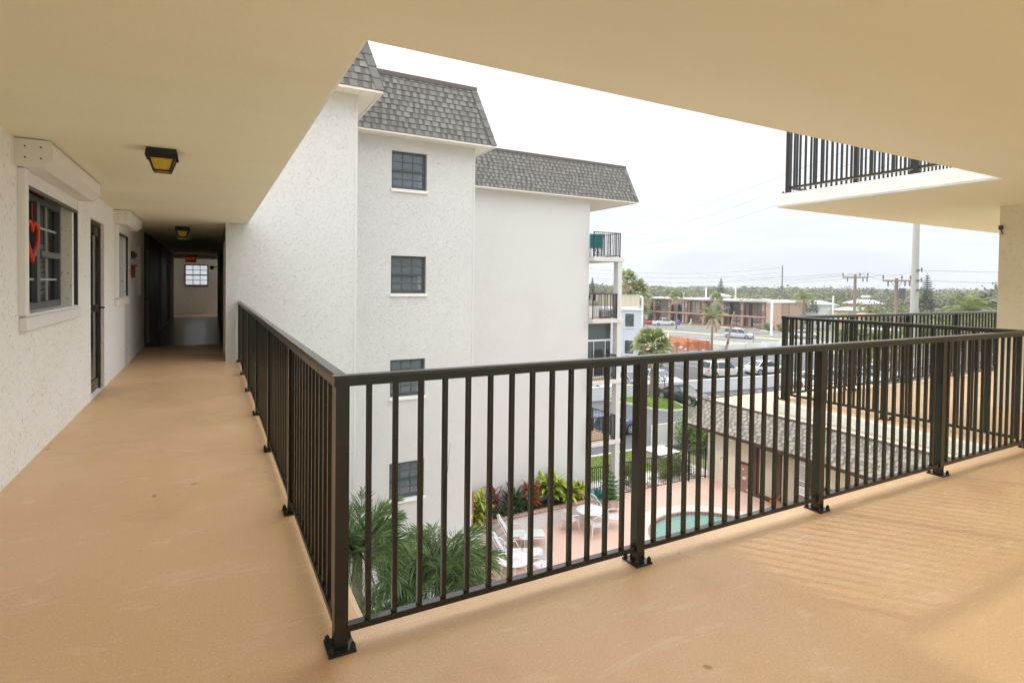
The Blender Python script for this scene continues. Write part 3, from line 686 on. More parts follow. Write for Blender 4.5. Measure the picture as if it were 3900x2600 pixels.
mb = MB(); ring(mb, PR-.05, PR*1.02, GZ+.02, GZ+.014); ring(mb, PR-.05, PR-.05, GZ-.16, GZ+.02); mb.build('brick_rim', 'brick_coping', sp, uv=True)
mb = MB(); ring(mb, PR-.40, PR-.05, GZ-.46, GZ-.45); ring(mb, PR-.05, PR-.05, GZ-.45, GZ-.16); ring(mb, PR-.42, PR-.40, GZ-1., GZ-.46); ring(mb, .01, PR-.42, GZ-1., GZ-1.); mb.build('basin', 'pool_plaster', sp)
mb = MB()
for i in range(6): ring(mb, PR-.415, PR-.395, GZ-.455, GZ-.445)
mb.build('step_edge', 'brown_wood', sp)
m = bpy.data.materials.new('pool_water'); N_, L_, P_ = nt(m); MATS['pool_water'] = m
P_.inputs['Base Color'].default_value = (.55,.82,.82,1); P_.inputs['Roughness'].default_value = .05
t_ = N_.new('ShaderNodeBsdfTransparent'); t_.inputs[0].default_value = (.66,.92,.90,1); x_ = N_.new('ShaderNodeMixShader'); x_.inputs[0].default_value = .72
L_.new(P_.outputs[0], x_.inputs[1]); L_.new(t_.outputs[0], x_.inputs[2]); L_.new(x_.outputs[0], N_['Material Output'].inputs['Surface'])
n_ = N_.new('ShaderNodeTexNoise'); n_.inputs['Scale'].default_value = 9; b_ = N_.new('ShaderNodeBump'); b_.inputs['Strength'].default_value = .5; b_.inputs['Distance'].default_value = .04
L_.new(n_.outputs['Fac'], b_.inputs['Height']); L_.new(b_.outputs[0], P_.inputs['Normal'])
mb = MB(); ring(mb, .01, PR-.052, GZ-.10, GZ-.10); mb.build('water', 'pool_water', sp)
mb = MB(); a = radians(95)
mb.face([(PC[0]+(PR-.049-.002)*cos(t), PC[1]+(PR-.049-.002)*sin(t), GZ+z) for t, z in ((a+.05,-.14),(a-.05,-.14),(a-.05,.005),(a+.05,.005))]); mb.build('depth_tile', 'plastic_white', sp)
text('depth_mark', 'FT', .13, 'black_rubber', (PC[0]+(PR-.056)*cos(a), PC[1]+(PR-.056)*sin(a), GZ-.068), (pi/2, 0, a-pi/2+pi+pi), sp, .001)
# planter with brick coping
pl = thing('planter', 'long stucco planter box with a red brick coping against the white wall', 'planter', (11, 18.3, GZ))
mb = MB(); mb.box(8.35, 13.75, 18.25, 18.4, GZ, -7.36); mb.box(13.6, 13.75, 18.4, 19.37, GZ, -7.36); mb.build('planter_wall', 'stucco_facade', pl)
mb = MB(); mb.cbox(8.33, 13.80, 18.20, 18.44, -7.358, -7.28, .006); mb.cbox(13.55, 13.80, 18.442, 19.37, -7.358, -7.28, .006); mb.build('brick_coping', 'brick_red', pl, uv=True)
mb = MB(); mb.cbox(8.10, 8.34, 18.20, 19.37, GZ, -6.05, .004); mb.build('brick_end', 'brick_old', pl, uv=True)
mat('soil', (.06,.045,.03), 1., bump=(20,1,.05)); mb = MB(); mb.box(8.34, 13.6, 18.4, 19.375, -7.6, -7.40); mb.build('soil', 'soil', pl)
# --- leafy plants
leaf_mat('leaf_varieg', (.10,.22,.02), (.62,.60,.10)); leaf_mat('leaf_dark', (.035,.06,.022), (.07,.12,.05)); leaf_mat('leaf_croton', (.60,.10,.05), (.12,.14,.02)); leaf_mat('leaf_red', (.28,.05,.05), (.16,.05,.05))
leaf_mat('leaf_palm', (.035,.09,.024), (.25,.34,.15), .4, .2); leaf_mat('leaf_pine', (.05,.13,.025), (.10,.22,.05)); leaf_mat('leaf_hedge', (.08,.15,.025), (.30,.36,.12)); leaf_mat('leaf_sabal', (.14,.19,.05), (.40,.42,.20)); leaf_mat('frond_dead', (.42,.33,.20), (.60,.52,.36), .8, .15)
mat('trunk_grey', (.25,.21,.16), .95, var=(5,.8,(.15,.12,.09)), bump=(12,1,.05)); mat('stem_green', (.10,.14,.05), .7)
def blade(mb, base, d, ln, w, droop, rnd, seg=4, fold=.25, t0=0., t1=None, side=None):
    """one pointed leaf from base along d, bending down"""
    d = Vector(d).normalized(); p = Vector(base); s = (side or d.cross(Vector((0,0,1))))
    if s.length < .1: s = Vector((1,0,0))
    s.normalize(); prev = None
    for k in range(seg+1):
        f = k/seg; ww = w*(sin(pi*min(1, f*.92+.08))**.8)*.5; up = s.cross(d)
        row = (p - s*ww + up*ww*fold, p, p + s*ww + up*ww*fold)
        if prev:
            mb.tint = t0; mb.face([prev[0], prev[1], row[1], row[0]]); mb.tint = t0 if t1 is None else t1; mb.face([prev[1], prev[2], row[2], row[1]])
        prev = row; p = p + d*(ln/seg); d = (d + Vector((0,0,-droop/seg))).normalized()
def bush(name, label, x, y, z, m, n, ln, w, droop, h, seed, spread=.25, tint=(0,1), cat='plant', group='plants in the brick planter', two=False, s=1.):
    rnd = random.Random(seed); t = thing(name, label, cat, (x,y,z), 0, group)
    mb = MB(); st = MB()
    for k in range(max(3, n//7)):
        a = rnd.random()*2*pi; r = spread*rnd.random()**.5; hx = x+r*cos(a); hy = y+r*sin(a)*.8; hh = h*(.4+.6*rnd.random())
        st.tube([(x+r*.4*cos(a), y+r*.3*sin(a), z), (hx, hy, z+hh)], .012*s, 5)
        for j in range(7):
            b = rnd.random()*2*pi; f = .35+.65*(j/6); el = .15+1.0*rnd.random()
            tv = tint[0] + (tint[1]-tint[0])*rnd.random()
            blade(mb, (x+(hx-x)*f, y+(hy-y)*f, z+hh*f), (cos(b)*cos(el), sin(b)*cos(el), sin(el)), 1.3*ln*(.6+.6*rnd.random()), 1.3*w*(.7+.5*rnd.random()), droop*(.5+rnd.random()), rnd, 4, .3, tv, (1-tv if two else tv))
    mb.build('leaves', m, t); st.build('stem', 'stem_green', t); return t
zp = -7.40
bush('ginger_plant', 'leftmost yellow striped leafy plant beside the brick end of the planter', 8.75, 18.72, zp, 'leaf_varieg', 105, .50, .13, .9, .85, 1, .34, two=True)
bush('ginger_plant', 'low yellow striped plant spilling over the left end of the planter', 8.62, 18.45, zp, 'leaf_varieg', 63, .42, .13, 1.5, .35, 2, .22, two=True)
bush('cordyline', 'spiky red leaved plant against the wall in the planter', 9.6, 19.0, zp, 'leaf_red', 84, .45, .035, .6, .95, 3, .16)
bush('dracaena', 'tall dark green upright leaves behind the low dark plants', 10.3, 18.85, zp, 'leaf_dark', 49, .55, .08, .4, .7, 4, .18)
for i, x in enumerate((9.3, 9.75, 10.2, 10.7)):
    bush('bromeliad', 'low dark green plants along the brick coping of the planter', x, 18.62, zp, 'leaf_dark', 49, .34, .055, 1.1, .3, 10+i, .2, group='low dark plants along the coping')
bush('croton', 'bushy red and dark green croton in the middle of the planter', 11.1, 18.85, zp, 'leaf_croton', 161, .30, .10, .9, .95, 20, .36, two=True)
bush('ginger_plant', 'tall yellow striped plant right of the red croton', 12.1, 18.95, zp, 'leaf_varieg', 112, .55, .13, .8, 1.0, 21, .36, two=True)
bush('ginger_plant', 'bright yellow striped plant between the tall one and the right end', 12.7, 18.75, zp, 'leaf_varieg', 98, .50, .13, 1., .7, 22, .34, two=True)
bush('ginger_plant', 'rightmost yellow striped plant at the end of the planter', 13.3, 18.8, zp, 'leaf_varieg', 63, .42, .11, .9, .55, 23, .22, two=True)
# --- palms below us
def feather(mb, base, az, el, ln, nl, lw, ll, droop, rnd, st=None, tw=0., hang=.35, plume=0.):
    d = Vector((cos(az)*cos(el), sin(az)*cos(el), sin(el))); p = Vector(base); pts = [p.copy()]; n = nl
    for k in range(n):
        f = (k+.5)/n; side = d.cross(Vector((0,0,1)))
        side = side.normalized() if side.length > .05 else Vector((-sin(az), cos(az), 0))
        if k > n*.08:
            l = ll*(sin(pi*(.12+.83*f))**.7)*(.85+.3*rnd.random()); tv = rnd.random()
            for s in (-1, 1):
                v = (side*s*(.85-.25*f) + d*(.5+.35*f) + Vector((0,0,.25-hang*rnd.random()))).normalized()
                if plume:
                    ph = rnd.uniform(-.9, 1.15)*plume; v = ((side*s*cos(ph) + side.cross(d)*sin(ph))*(.75-.2*f) + d*(.55+.4*f)).normalized()
                q0 = p; q1 = p + v*l*.55; q2 = p + v*l + Vector((0,0,-hang*l*.6)); wv = v.cross(side*s + Vector((0,0,.6))).normalized()*lw
                mb.tint = tv*.9; mb.face([q0-wv*.5, q0+wv*.5, q1+wv, q1-wv]); mb.face([q1-wv, q1+wv, q2])
        p = p + d*(ln/n); d = (d + Vector((0,0,-droop/n))).normalized(); pts.append(p.copy())
    if st: st.tube(pts[::3] + [pts[-1]], .018, 5, .004)
def feather_palm(label, x, y, ztop, zb, nf, ln, seed, trunk=.10, nl=34, ll=.55, lw=.016, droop=1.4, group=None, name='feather_palm', dead=0, m='leaf_palm', spear=None, lean=(0,0), el0=-.35, hang=.35, elm=1.25, plume=0.):
    rnd = random.Random(seed); t = thing(name, label, 'palm', (x,y,zb), 0, group); mb = MB(); st = MB(); dm = MB()
    top = Vector((x+lean[0], y+lean[1], ztop))
    for k in range(nf):
        az = k*2.39996 + rnd.random()*.5; el = el0 + (elm-el0)*((k+.5)/nf)**.8 + rnd.random()*.2
        feather(mb, top + Vector((cos(az)*.06, sin(az)*.06, .1*rnd.random())), az, el, ln*(.75+.35*rnd.random()), nl, lw, ll, droop*(.7+.6*rnd.random()), rnd, st, hang=hang, plume=plume)
    for k in range(dead):
        az = k*2.4 + rnd.random(); feather(dm, top, az, -.2 - .4*rnd.random(), ln*.8, int(nl*.7), lw*1.2, ll*.7, 2.2, rnd, None, hang=1.)
    mb.build('crown', m, t); st.build('leaf_stalks', 'stem_green', t)
    if dead: dm.build('dead_fronds', 'frond_dead', t)
    if spear:
        a = MB()
        for s in spear: a.tube([top] + [Vector(q) for q in s], .014, 5, .003)
        a.build('spear_leaf', 'stem_green', t)
    a = MB(); a.tube([(x,y,zb), (x+lean[0]*.25, y+lean[1]*.25, zb+(ztop-zb)*.5), top], [trunk*1.3, trunk, trunk*.85], 9); a.build('trunk', 'trunk_grey', t)
    return t
G2 = 'slender palms in the court'
feather_palm('feathery palm crown right beside the near railing corner post', 2.2, 9.5, -3.15, GZ, 48, 1.05, 31, group=G2, nl=36, ll=.42, lw=.0105, droop=1.0, el0=-.8, hang=.12, elm=1.15, plume=1.)
feather_palm('largest palm crown in the court, its long spear leaf rising past the lowest window', 3.95, 10.2, -4.2, GZ, 70, 1.32, 32, group=G2, nl=40, ll=.46, lw=.0105, droop=1.25, el0=-.8, hang=.15, elm=.85, plume=1.,
             spear=[[(4.05, 10.25, -3.0), (4.2, 10.3, -1.75)], [(4.5, 9.9, -3.6), (5.1, 9.7, -3.3)]])
feather_palm('lowest palm crown half hidden by the bottom rail near the corner post', 2.8, 9.2, -4.5, GZ, 44, 1.1, 33, group=G2, nl=36, ll=.42, lw=.0105, droop=1.2, el0=-.8, hang=.12, elm=.8, plume=1.)
# --- pool furniture
def make_chair():
    t = thing('plastic_chair', '', 'chair'); m = 'plastic_white'
    s = MB(); s.cbox(-.22,.22,-.20,.24,.40,.425,.01); s.mesh([(-.22,-.20,.425),(.22,-.20,.425),(.22,-.23,.40),(-.22,-.23,.40)], [(0,1,2,3)]); s.build('seat', m, t)
    b = MB()
    arch = [(-.22+.44*i/10, .24+.12*1, .43+.44*sin(pi*(.22+.56*i/10))) for i in range(11)]
    arch = [(x, .25+.22*(z-.42), z) for x, _, z in arch]
    b.tube([(-.225,.24,.41)] + arch + [(.225,.24,.41)], .022, 7)
    for i in range(6):
        x = -.15+.06*i; zt = .43+.44*sin(pi*(.22+.56*(x+.22)/.44)); b.bar((x*.8,.245,.42), (x,.25+.22*(zt-.42),zt), .032, .012)
    b.build('backrest', m, t)
    for sx in (-1,1):
        a = MB(); a.tube([(sx*.23,-.20,.40),(sx*.255,-.20,.60),(sx*.26,-.05,.635),(sx*.25,.28,.64)], .022, 7); a.build('armrest', m, t)
        for y0, y1 in ((-.18,-.25),(.22,.30)):
            a = MB(); a.tube([(sx*.20,y0,.41),(sx*.25,y1,.002)], .036, 6, .018); a.build('leg', m, t)
    return t
def make_table(r, h, nleg=4, name='round_table'):
    t = thing(name, '', 'table'); m = 'plastic_white'
    a = MB(); a.lathe([(0,h-.03),(r-.02,h-.03),(r,h-.02),(r,h-.006),(r-.012,h),(.025,h),(.02,h-.004),(0,h-.004)], n=40); a.build('tabletop', m, t, smooth=True)
    for k in range(nleg):
        q = 2*pi*(k+.5)/nleg; a = MB(); a.tube([(.62*r*cos(q),.62*r*sin(q),h-.03),(.78*r*cos(q),.78*r*sin(q),.002)], .035 if r > .3 else .018, 7, .022 if r > .3 else .012); a.build('leg', m, t)
    return t
ch = make_chair(); g = 'white plastic chairs on the pool deck'
for i, (x, y, rz, lab) in enumerate((
    (12.15, 17.60, radians(100), 'white plastic chair left of the farther round table'), (12.75, 16.75, radians(158), 'white plastic chair in front of the farther round table'),
    (13.75, 17.0, radians(235), 'white plastic chair right of the farther round table'), (13.55, 18.0, radians(-20), 'white plastic chair behind the farther round table, before the potted pine'),
    (8.55, 16.2, radians(8), 'white plastic chair behind the nearer round table by the palm'), (9.35, 15.15, radians(-80), 'white plastic chair right of the nearer round table, cut by the rail'))):
    place(ch, i, (x, y, GZ), rz, lab, g)
tb = make_table(.56, .72); place(tb, 0, (12.95, 17.38, GZ), 0, 'farther round white table with four chairs near the planter end', 'round white tables'); place(tb, 1, (8.45, 15.35, GZ), .4, 'nearer round white table beside the palm crown', 'round white tables')
sd_ = make_table(.25, .46, 4, 'side_table'); sd_['label'] = 'small round white side table between the two loungers'; sd_.location = (9.85, 17.0, GZ)
def make_lounger():
    t = thing('sun_lounger', '', 'lounger'); m = 'plastic_white'     # head towards -x, feet towards +x
    f = MB()
    for s in (-1,1): f.tube([(-.35,s*.31,.33),(.98,s*.31,.33)], .018, 7); f.tube([(-.35,s*.31,.33),(-.72,s*.31,.98)], .018, 7)
    f.tube([(.98,-.31,.33),(.98,.31,.33)], .018, 7); f.tube([(-.72,-.31,.98),(-.72,.31,.98)], .018, 7); f.build('frame', m, t)
    for x in (-.40,.30,.95):
        for s in (-1,1): a = MB(); a.tube([(x,s*.31,.33),(x,s*.31,.002)], .018, 7); a.build('leg', m, t)
    for s in (-1,1):
        a = MB(); a.tube([(-.42,s*.35,.36),(-.36,s*.37,.55),(-.15,s*.37,.62),(.10,s*.37,.60),(.20,s*.35,.45),(.22,s*.34,.04)], .017, 7); a.build('armrest', m, t)
        a = MB(); a.bar((-.85,s*.30,.36), (-.50,s*.30,.62), .02, .02)
        for k in range(6): a.bar((-.83+k*.055,s*.30,.37+k*.043), (-.83+k*.055+.02,s*.30,.34+k*.043), .012)
        a.build('ratchet', 'plastic_grey', t)
    c = MB(); c.cbox(-.33,.30,-.28,.28,.35,.43,.03); c.cbox(.30,.98,-.28,.28,.345,.425,.03); c.build('seat_cushion', 'cushion', t, smooth=True)
    c = MB(); M = Matrix.Rotation(radians(60), 3, 'Y'); k = MB(); k.cbox(-.37,.37,-.28,.28,-.04,.04,.03)
    c.mesh([M @ Vector(v) + Vector((-.50,0,.715)) for v in k.v], k.f); c.build('back_cushion', 'cushion', t, smooth=True)
    return t
lg = make_lounger(); place(lg, 0, (9.55, 17.35, GZ), radians(-22), 'farther sun lounger with pale cushions under the planter wall', 'cushioned sun loungers'); place(lg, 1, (8.95, 16.25, GZ), radians(-22), 'nearer sun lounger with pale cushions beside the small side table', 'cushioned sun loungers')
lg.location = (9.75, 17.45, GZ)
# potted norfolk pine
t = thing('potted_pine', 'small tiered pine in a round stone pot beside the farther table', 'potted plant', (14.75, 18.45, GZ))
a = MB(); a.lathe([(.20,0),(.30,.06),(.34,.28),(.31,.44),(.33,.5),(.28,.5),(.27,.44),(0,.43)], (14.75,18.45,GZ), 18); a.build('pot', 'rock', t, smooth=True)
def pine(t, x, y, z0, z1, r, seed, m='leaf_pine', tiers=9, trunk=.03, lw=.05, nb=7, sub=9, droop=.25):
    rnd = random.Random(seed); l = MB(); H = z1-z0
    for k in range(tiers):
        f = k/tiers; z = z0 + H*(.06+.92*f); rr = r*(1-f)**.75*(.85+.3*rnd.random())
        for j in range(nb):
            az = 2*pi*j/nb + rnd.random()*.7; d = Vector((cos(az), sin(az), .12)); s = Vector((-sin(az), cos(az), 0)); q = rr*(.7+.4*rnd.random())
            for i in range(sub):
                u = (i+.4)/sub; p = Vector((x,y,z)) + d*q*u + Vector((0,0,-droop*q*u*(1-u)*2)); w = lw*(1.3-u*.6)
                l.tint = rnd.random()
                for sg in (-1,1):
                    e_ = p + s*sg*q*.28*(1-u*.6) + d*q*.14 + Vector((0,0,.05*q))
                    l.face([p-Vector((0,0,w*.5)), p+d*w*1.2, e_, p+Vector((0,0,w*.5))])
    l.build('foliage', m, t); a = MB(); a.tube([(x,y,z0-.02),(x,y,z1)], trunk, 6, trunk*.25); a.build('trunk', 'trunk_grey', t)
pine(t, 14.75, 18.45, GZ+.43, GZ+1.75, .72, 5, tiers=7, lw=.055)
# teal garden chair
t = thing('garden_chair', 'teal plastic slatted garden chair behind the planter end', 'chair', (14.6, 19.05, GZ), radians(150))
def adirondack(t, m):
    b = MB()
    for i in range(5):
        x = -.2+.1*i; h = .95 - .05*abs(i-2)**1.5; b.bar((x*.85,.20,.34), (x*1.15,.42,h), .085, .02)
    b.build('backrest', m, t, local=True); s = MB()
    for i in range(5): s.box(-.26,.26,-.30+i*.105,-.21+i*.105,.37-.02*i,.392-.02*i)
    s.build('seat', m, t, local=True)
    for sx in (-1,1):
        a = MB(); a.box(sx*.31-.06,sx*.31+.06,-.35,.30,.56,.58); a.build('armrest', m, t, local=True)
        for y in (-.28,.24): a = MB(); a.box(sx*.29-.03,sx*.29+.03,y-.04,y+.04,.002,.56); a.build('leg', m, t, local=True)
adirondack(t, 'plastic_teal')
# --- pool fence
fn = thing('pool_fence', 'black picket fence with a gate along the far side of the pool deck', 'fence', (18, 19.5, GZ))
FX0, FX1, FYY = 14.4, 21.48, 19.48
a = MB(); a.bar((FX0,FYY,GZ+1.47),(FX1,FYY,GZ+1.47),.04,.045); a.build('top_rail', 'bronze', fn); a = MB(); a.bar((FX0,FYY,GZ+.10),(FX1,FYY,GZ+.10),.03,.03); a.build('bottom_rail', 'bronze', fn)
px_ = [14.45, 16.3, 18.2, 19.15, 20.3, 21.42]
for x in px_: a = MB(); a.box(x-.03,x+.03,FYY-.03,FYY+.03,GZ,GZ+1.5); a.build('post', 'bronze', fn)
k = 0; x = FX0+.16
while x < FX1-.08:
    if min(abs(x-q) for q in px_) > .06: a = MB(); a.box(x-.009,x+.009,FYY-.009,FYY+.009,GZ+.115,GZ+1.448); a.build('picket', 'bronze', fn)
    x += .112
# --- facade three: balconies at the end of the wing
bw = wing
for kf, (zf, lab) in enumerate(((2.62,'top'),(0,'second'),(-2.62,'third'),(-5.24,'lowest'))):
    x1 = 15.75
    a = MB(); a.cbox(14.115, x1, 19.0, 24, zf-.17, zf+.0, .012); sl_ = a.build('balcony_slab', 'stucco_facade' if kf else 'stucco_facade', bw)
    a = MB(); a.box(14.115, x1-.06, 19.03, 24, zf+.0, zf+.006); a.build('balcony_floor', 'floor_coating', sl_)
    r_ = thing('balcony_railing_tmp', '', '', (14.2,19.1,zf))
    # rail parts live under the wing (they are fixed to it)
    xr = 15.42 if kf else 15.55
    railing(r_, [((14.16, 19.08), (xr, 19.08), [0, xr-14.16])] + ([((xr, 19.08), (xr, 22.4), [0, 1.6, 3.3])] if True else []), base=zf+.004, sp=.105, bal=.018, post=.04, top=(.045,.03), plates=False, m='black_rail')
    if kf == 0: pass
    n_p = [o for o in r_.children]
    rr_ = MB()
    # gather the rail into one part with its bars below it
    head = n_p[0]; head.name = 'balcony_railing'; off = Vector(r_.location)
    head.parent = bw; head.location = off - WL[bw]
    for o in n_p[1:]: o.parent = head; o.location = (0,0,0)
    bpy.data.objects.remove(r_)
    if kf > 0 or True:
        if kf:
            a = MB(); a.box(15.44, 15.66, 19.04, 19.34, zf+.006, zf+2.45); a.build('column', 'stucco_facade', bw)
if True:
    a = MB(); a.box(15.44, 15.66, 19.04, 19.34, GZ, -5.415); a.build('column', 'stucco_facade', bw)
    for y in (22.5,):
        for zf in (-5.24, 0): a = MB(); a.box(15.44, 15.66, y, y+.3, zf+.006, zf+2.45); a.build('column', 'stucco_facade', bw)
# glazed back of the third balcony (sliding doors set back) and diagonal rails seen below
a = MB(); a.box(14.12, 15.43, 19.47, 19.50, -2.60, -.18); gl = a.build('balcony_glazing', 'glass_blue', bw)
a = MB()
for q in ((14.12,15.43,-.22,-.18),(14.12,15.43,-.98,-.91),(14.12,15.43,-2.60,-2.5),(15.40,15.43,-2.5,-.98),(15.40,15.43,-.91,-.22)): a.box(q[0],q[1],19.44,19.469,q[2],q[3])
for x in (14.5, 15.12): a.box(x,x+.02,19.45,19.469,-2.5,-.98)
a.build('glazing_bar', 'white_paint', gl)
a = MB(); a.box(14.42,15.0,19.465,19.469,-2.45,-1.35); a.box(15.2,15.39,19.465,19.469,-2.45,-1.35); a.build('inner_door', 'dark_metal', gl)
# things on the balconies
t = thing('balcony_chair', 'teal sling chair standing on the top balcony', 'chair', (14.75, 19.75, 2.626), radians(150))
a = MB(); a.mesh([(-.27,.22,.45),(.27,.22,.45),(.27,.38,1.0),(-.27,.38,1.0)], [(0,1,2,3)]); a.mesh([(-.27,.20,.44),(.27,.20,.44),(.27,.36,1.0),(-.27,.36,1.0)], [(3,2,1,0)]); a.build('back_sling', 'plastic_teal', t, local=True)
a = MB(); a.box(-.27,.27,-.25,.20,.41,.435); a.build('seat_sling', 'plastic_teal', t, local=True)
a = MB()
for s in (-1,1): a.tube([(s*.29,.40,1.02),(s*.29,.20,.42),(s*.29,-.27,.43),(s*.29,-.30,.01)], .014, 6); a.tube([(s*.29,.18,.42),(s*.29,.32,.01)], .014, 6); a.tube([(s*.30,.28,.66),(s*.30,-.24,.64),(s*.30,-.27,.43)], .013, 6)
a.build('frame', 'bronze', t, local=True)
t = thing('balcony_table', 'little table on the top balcony to the right of the teal chair', 'table', (15.1, 20.1, 2.626))
a = MB(); a.lathe([(0,.60),(.24,.60),(.24,.63),(0,.63)], (15.1,20.1,2.626), 18); a.build('tabletop', 'concrete', t)
for k in range(3):
    a = MB(); q = 2*pi*k/3+.4; a.tube([(15.1,20.1,3.22),(15.1+.2*cos(q),20.1+.2*sin(q),2.63)], .012, 5); a.build('leg', 'bronze', t)
t = thing('balcony_grill', 'white cabinet barbecue with a dark lid on the second balcony', 'grill', (14.45, 19.55, .006))
a = MB(); a.cbox(14.2,14.72,19.4,19.8,.02,.55,.01); a.build('cabinet', 'white_paint', t); a = MB(); a.cbox(14.18,14.74,19.38,19.82,.552,.75,.04); a.build('lid', 'plastic_grey', t)
t = thing('planter_box', 'dark grey box planter in the corner of the second balcony', 'planter', (15.1, 19.5, .006))
a = MB(); a.cbox(14.85,15.38,19.35,19.75,.02,.34,.02); a.build('box', 'plastic_grey', t)
bush('leafy_plant', 'thin leafy plant hanging behind the second balcony railing', 14.55, 19.9, .76, 'leaf_hedge', 40, .22, .05, 1.4, .3, 41, .18, group=None)
# ================================================================== pool house
ph = thing('pool_house', 'cream pool house with a shingled skirt roof and flat tan top beside the pool', 'building', (24, 14, GZ))
HX, EX = 21.5, 20.75
mat('ph_cream', (.70,.66,.55), .8, var=(.8,.6,(.62,.56,.44)), bump=(18,.2,.01))
a = MB(); a.box(HX, HX+.15, 17.78, 19.42, GZ, -5.32); a.box(HX+.15, 33, 19.27, 19.42, GZ, -5.32); a.box(HX+.5, HX+.65, 6, 17.8, GZ, -5.32); a.build('wall', 'ph_cream', ph)
a = MB()
for y, w, z1 in ((17.72,.11,-5.36),(16.72,.20,-5.36),(15.48,.12,-5.66),(14.72,.10,-5.72),(14.0,.16,-5.36),(12.55,.10,-5.5),(11.4,.1,-5.5)): a.box(HX-.02, HX+.13, y-w/2, y+w/2, GZ, z1)
a.box(HX-.03, HX+.14, 14.1, 16.62, -5.66, -5.40); a.box(HX-.02, HX+.1, 9, 13.92, -6.62, -6.5); a.build('brown_trim', 'brown_wood', ph)
for q in ((16.83, 17.66, -6.56, -5.36), (9, 13.9, -6.49, -5.40)): a = MB(); a.box(HX+.02, HX+.06, *q); a.build('panel', 'cream_panel', ph)
for q in ((16.83, 17.66, -6.68, -6.57), (14.8, 16.62, GZ, GZ+.12)): a = MB(); a.box(HX, HX+.1, *q); a.build('ledge', 'brown_wood', ph)
a = MB(); a.box(HX+.01, HX+.12, 16.83, 17.66, GZ, -6.69); a.box(HX+.01, HX+.12, 9, 14.66, GZ, -6.63); a.build('brick_base', 'brick_old', ph, uv=True)
for y, z, w in ((17.35,-6.9,.10),(17.25,-7.25,.2),(17.30,-7.32,.18),(17.0,-7.75,.2),(17.08,-7.80,.18)): a = MB(); a.box(HX+.0, HX+.01, y-w/2, y+w/2, z-.035, z+.02); a.build('pale_brick', 'wall_white', ph)
mat('door_reflection', (.50,.43,.33), .12, spec=.7)  # tan reflection in the door glass painted as its base colour
a = MB(); a.box(HX+.03, HX+.05, 15.56, 16.60, GZ+.12, -5.67); a.box(HX+.03, HX+.05, 14.8, 15.4, GZ+.13, -5.73); dr = a.build('glass_door', 'door_reflection', ph)
a = MB()
for q in ((16.5,16.6,GZ+.12,-5.67),(15.56,15.62,GZ+.12,-5.67),(15.62,16.5,-5.74,-5.67),(15.62,16.5,GZ+.12,GZ+.22)): a.box(HX+.015, HX+.029, *q)
a.build('door_frame', 'brown_wood', dr)
a = MB(); a.tube([(HX-.002,18.5,-6.72),(HX-.14,18.5,-6.70),(HX-.18,18.5,-6.76)], .012, 6); a.build('shower_head', 'dark_metal', ph); a = MB(); a.tube([(HX-.002,18.35,-7.15),(HX-.05,18.35,-7.15)], .03, 8); a.build('shower_valve', 'dark_metal', ph)
# lattice with crossed slats
a = MB(); a.box(HX+.11, HX+.13, 12.1, 12.5, -6.48, -5.42); la = a.build('dark_opening', 'black_rubber', ph)
a = MB(); a.bar((HX+.06,12.12,-6.0),(HX+.06,12.48,-5.5),.02,.03); a.bar((HX+.075,12.12,-5.5),(HX+.075,12.48,-6.0),.02,.03); a.bar((HX+.06,12.12,-6.0),(HX+.06,12.48,-6.0),.02,.03); a.build('cross_lattice', 'white_trim', la)
# roof: shingle skirt facing -x (built facing -y, then turned) with tan flat top
g_ = MB(); rnd = random.Random(9); H = 1.15; INSX = .75
n = int(H/.14)+1; lnn = sqrt(INSX**2+H*H); nx, nz = -H/lnn, INSX/lnn; YE, INSY = 20.2, .45
for k in range(n):
    fa = k*.14/H; fb = min((k+1)*.14+.02, H+.01)/H; yt = lambda f: YE - INSY*f
    y = 5.0 - rnd.random()*.2; tooth = rnd.random() < .5
    while y < YE:
        tooth = not tooth; w = .17*(rnd.choice((.75,1,1,1.3)) if tooth else rnd.choice((.5,.75,.9))); ya, yb = y, y+w-.004
        if ya < yt(fa):
            lf = (.024 if tooth else .012)+.004*rnd.random(); g_.tint = (.65+.35*rnd.random()) if tooth else .1+.3*rnd.random()
            q = lambda yy, f, l: (EX+INSX*f+nx*l, min(yy, yt(f)), -5.3+H*f+nz*l)
            g_.face([q(yb,fa,lf),q(ya,fa,lf),q(ya,fb,.004),q(yb,fb,.004)]); g_.face([q(yb,fa,0),q(ya,fa,0),q(ya,fa,lf),q(yb,fa,lf)])
        y += w
g_.tint = .3
g_.face([(EX+.01,YE,-5.3),(EX+INSX,YE-INSY,-4.15),(34,YE-INSY,-4.15),(34,YE,-5.3)]); g_.face([(EX+.02,5,-5.3),(EX+.02,YE,-5.3),(EX+INSX,YE-INSY,-4.15),(EX+INSX,5,-4.15)])
for k in range(6):
    f0, f1 = k/6, (k+1.1)/6; g_.tint = rnd.random()*.8; P0 = Vector((EX+INSX*f0,YE-INSY*f0,-5.3+H*f0)); P1 = Vector((EX+INSX*f1,YE-INSY*f1,-5.3+H*f1)); o_ = Vector((-.03,.01,.02)); g_.face([P0+o_, P1+o_, P1+o_*.6+Vector((0,-.16,0)), P0+o_*.6+Vector((0,-.16,0))])
rf = g_.build('roof', 'shingle_tan', ph)
a = MB(); a.box(EX+INSX, 34, 5, YE-INSY, -4.17, -4.145); a.build('flat_roof', 'roof_tan', rf)
a = MB(); a.box(EX+INSX-.05, EX+INSX+.05, 5, YE-INSY-.05, -4.144, -4.09); a.box(EX+INSX-.05, 34, YE-INSY-.05, YE-INSY+.05, -4.144, -4.09); a.build('roof_edge', 'cap_metal', rf)
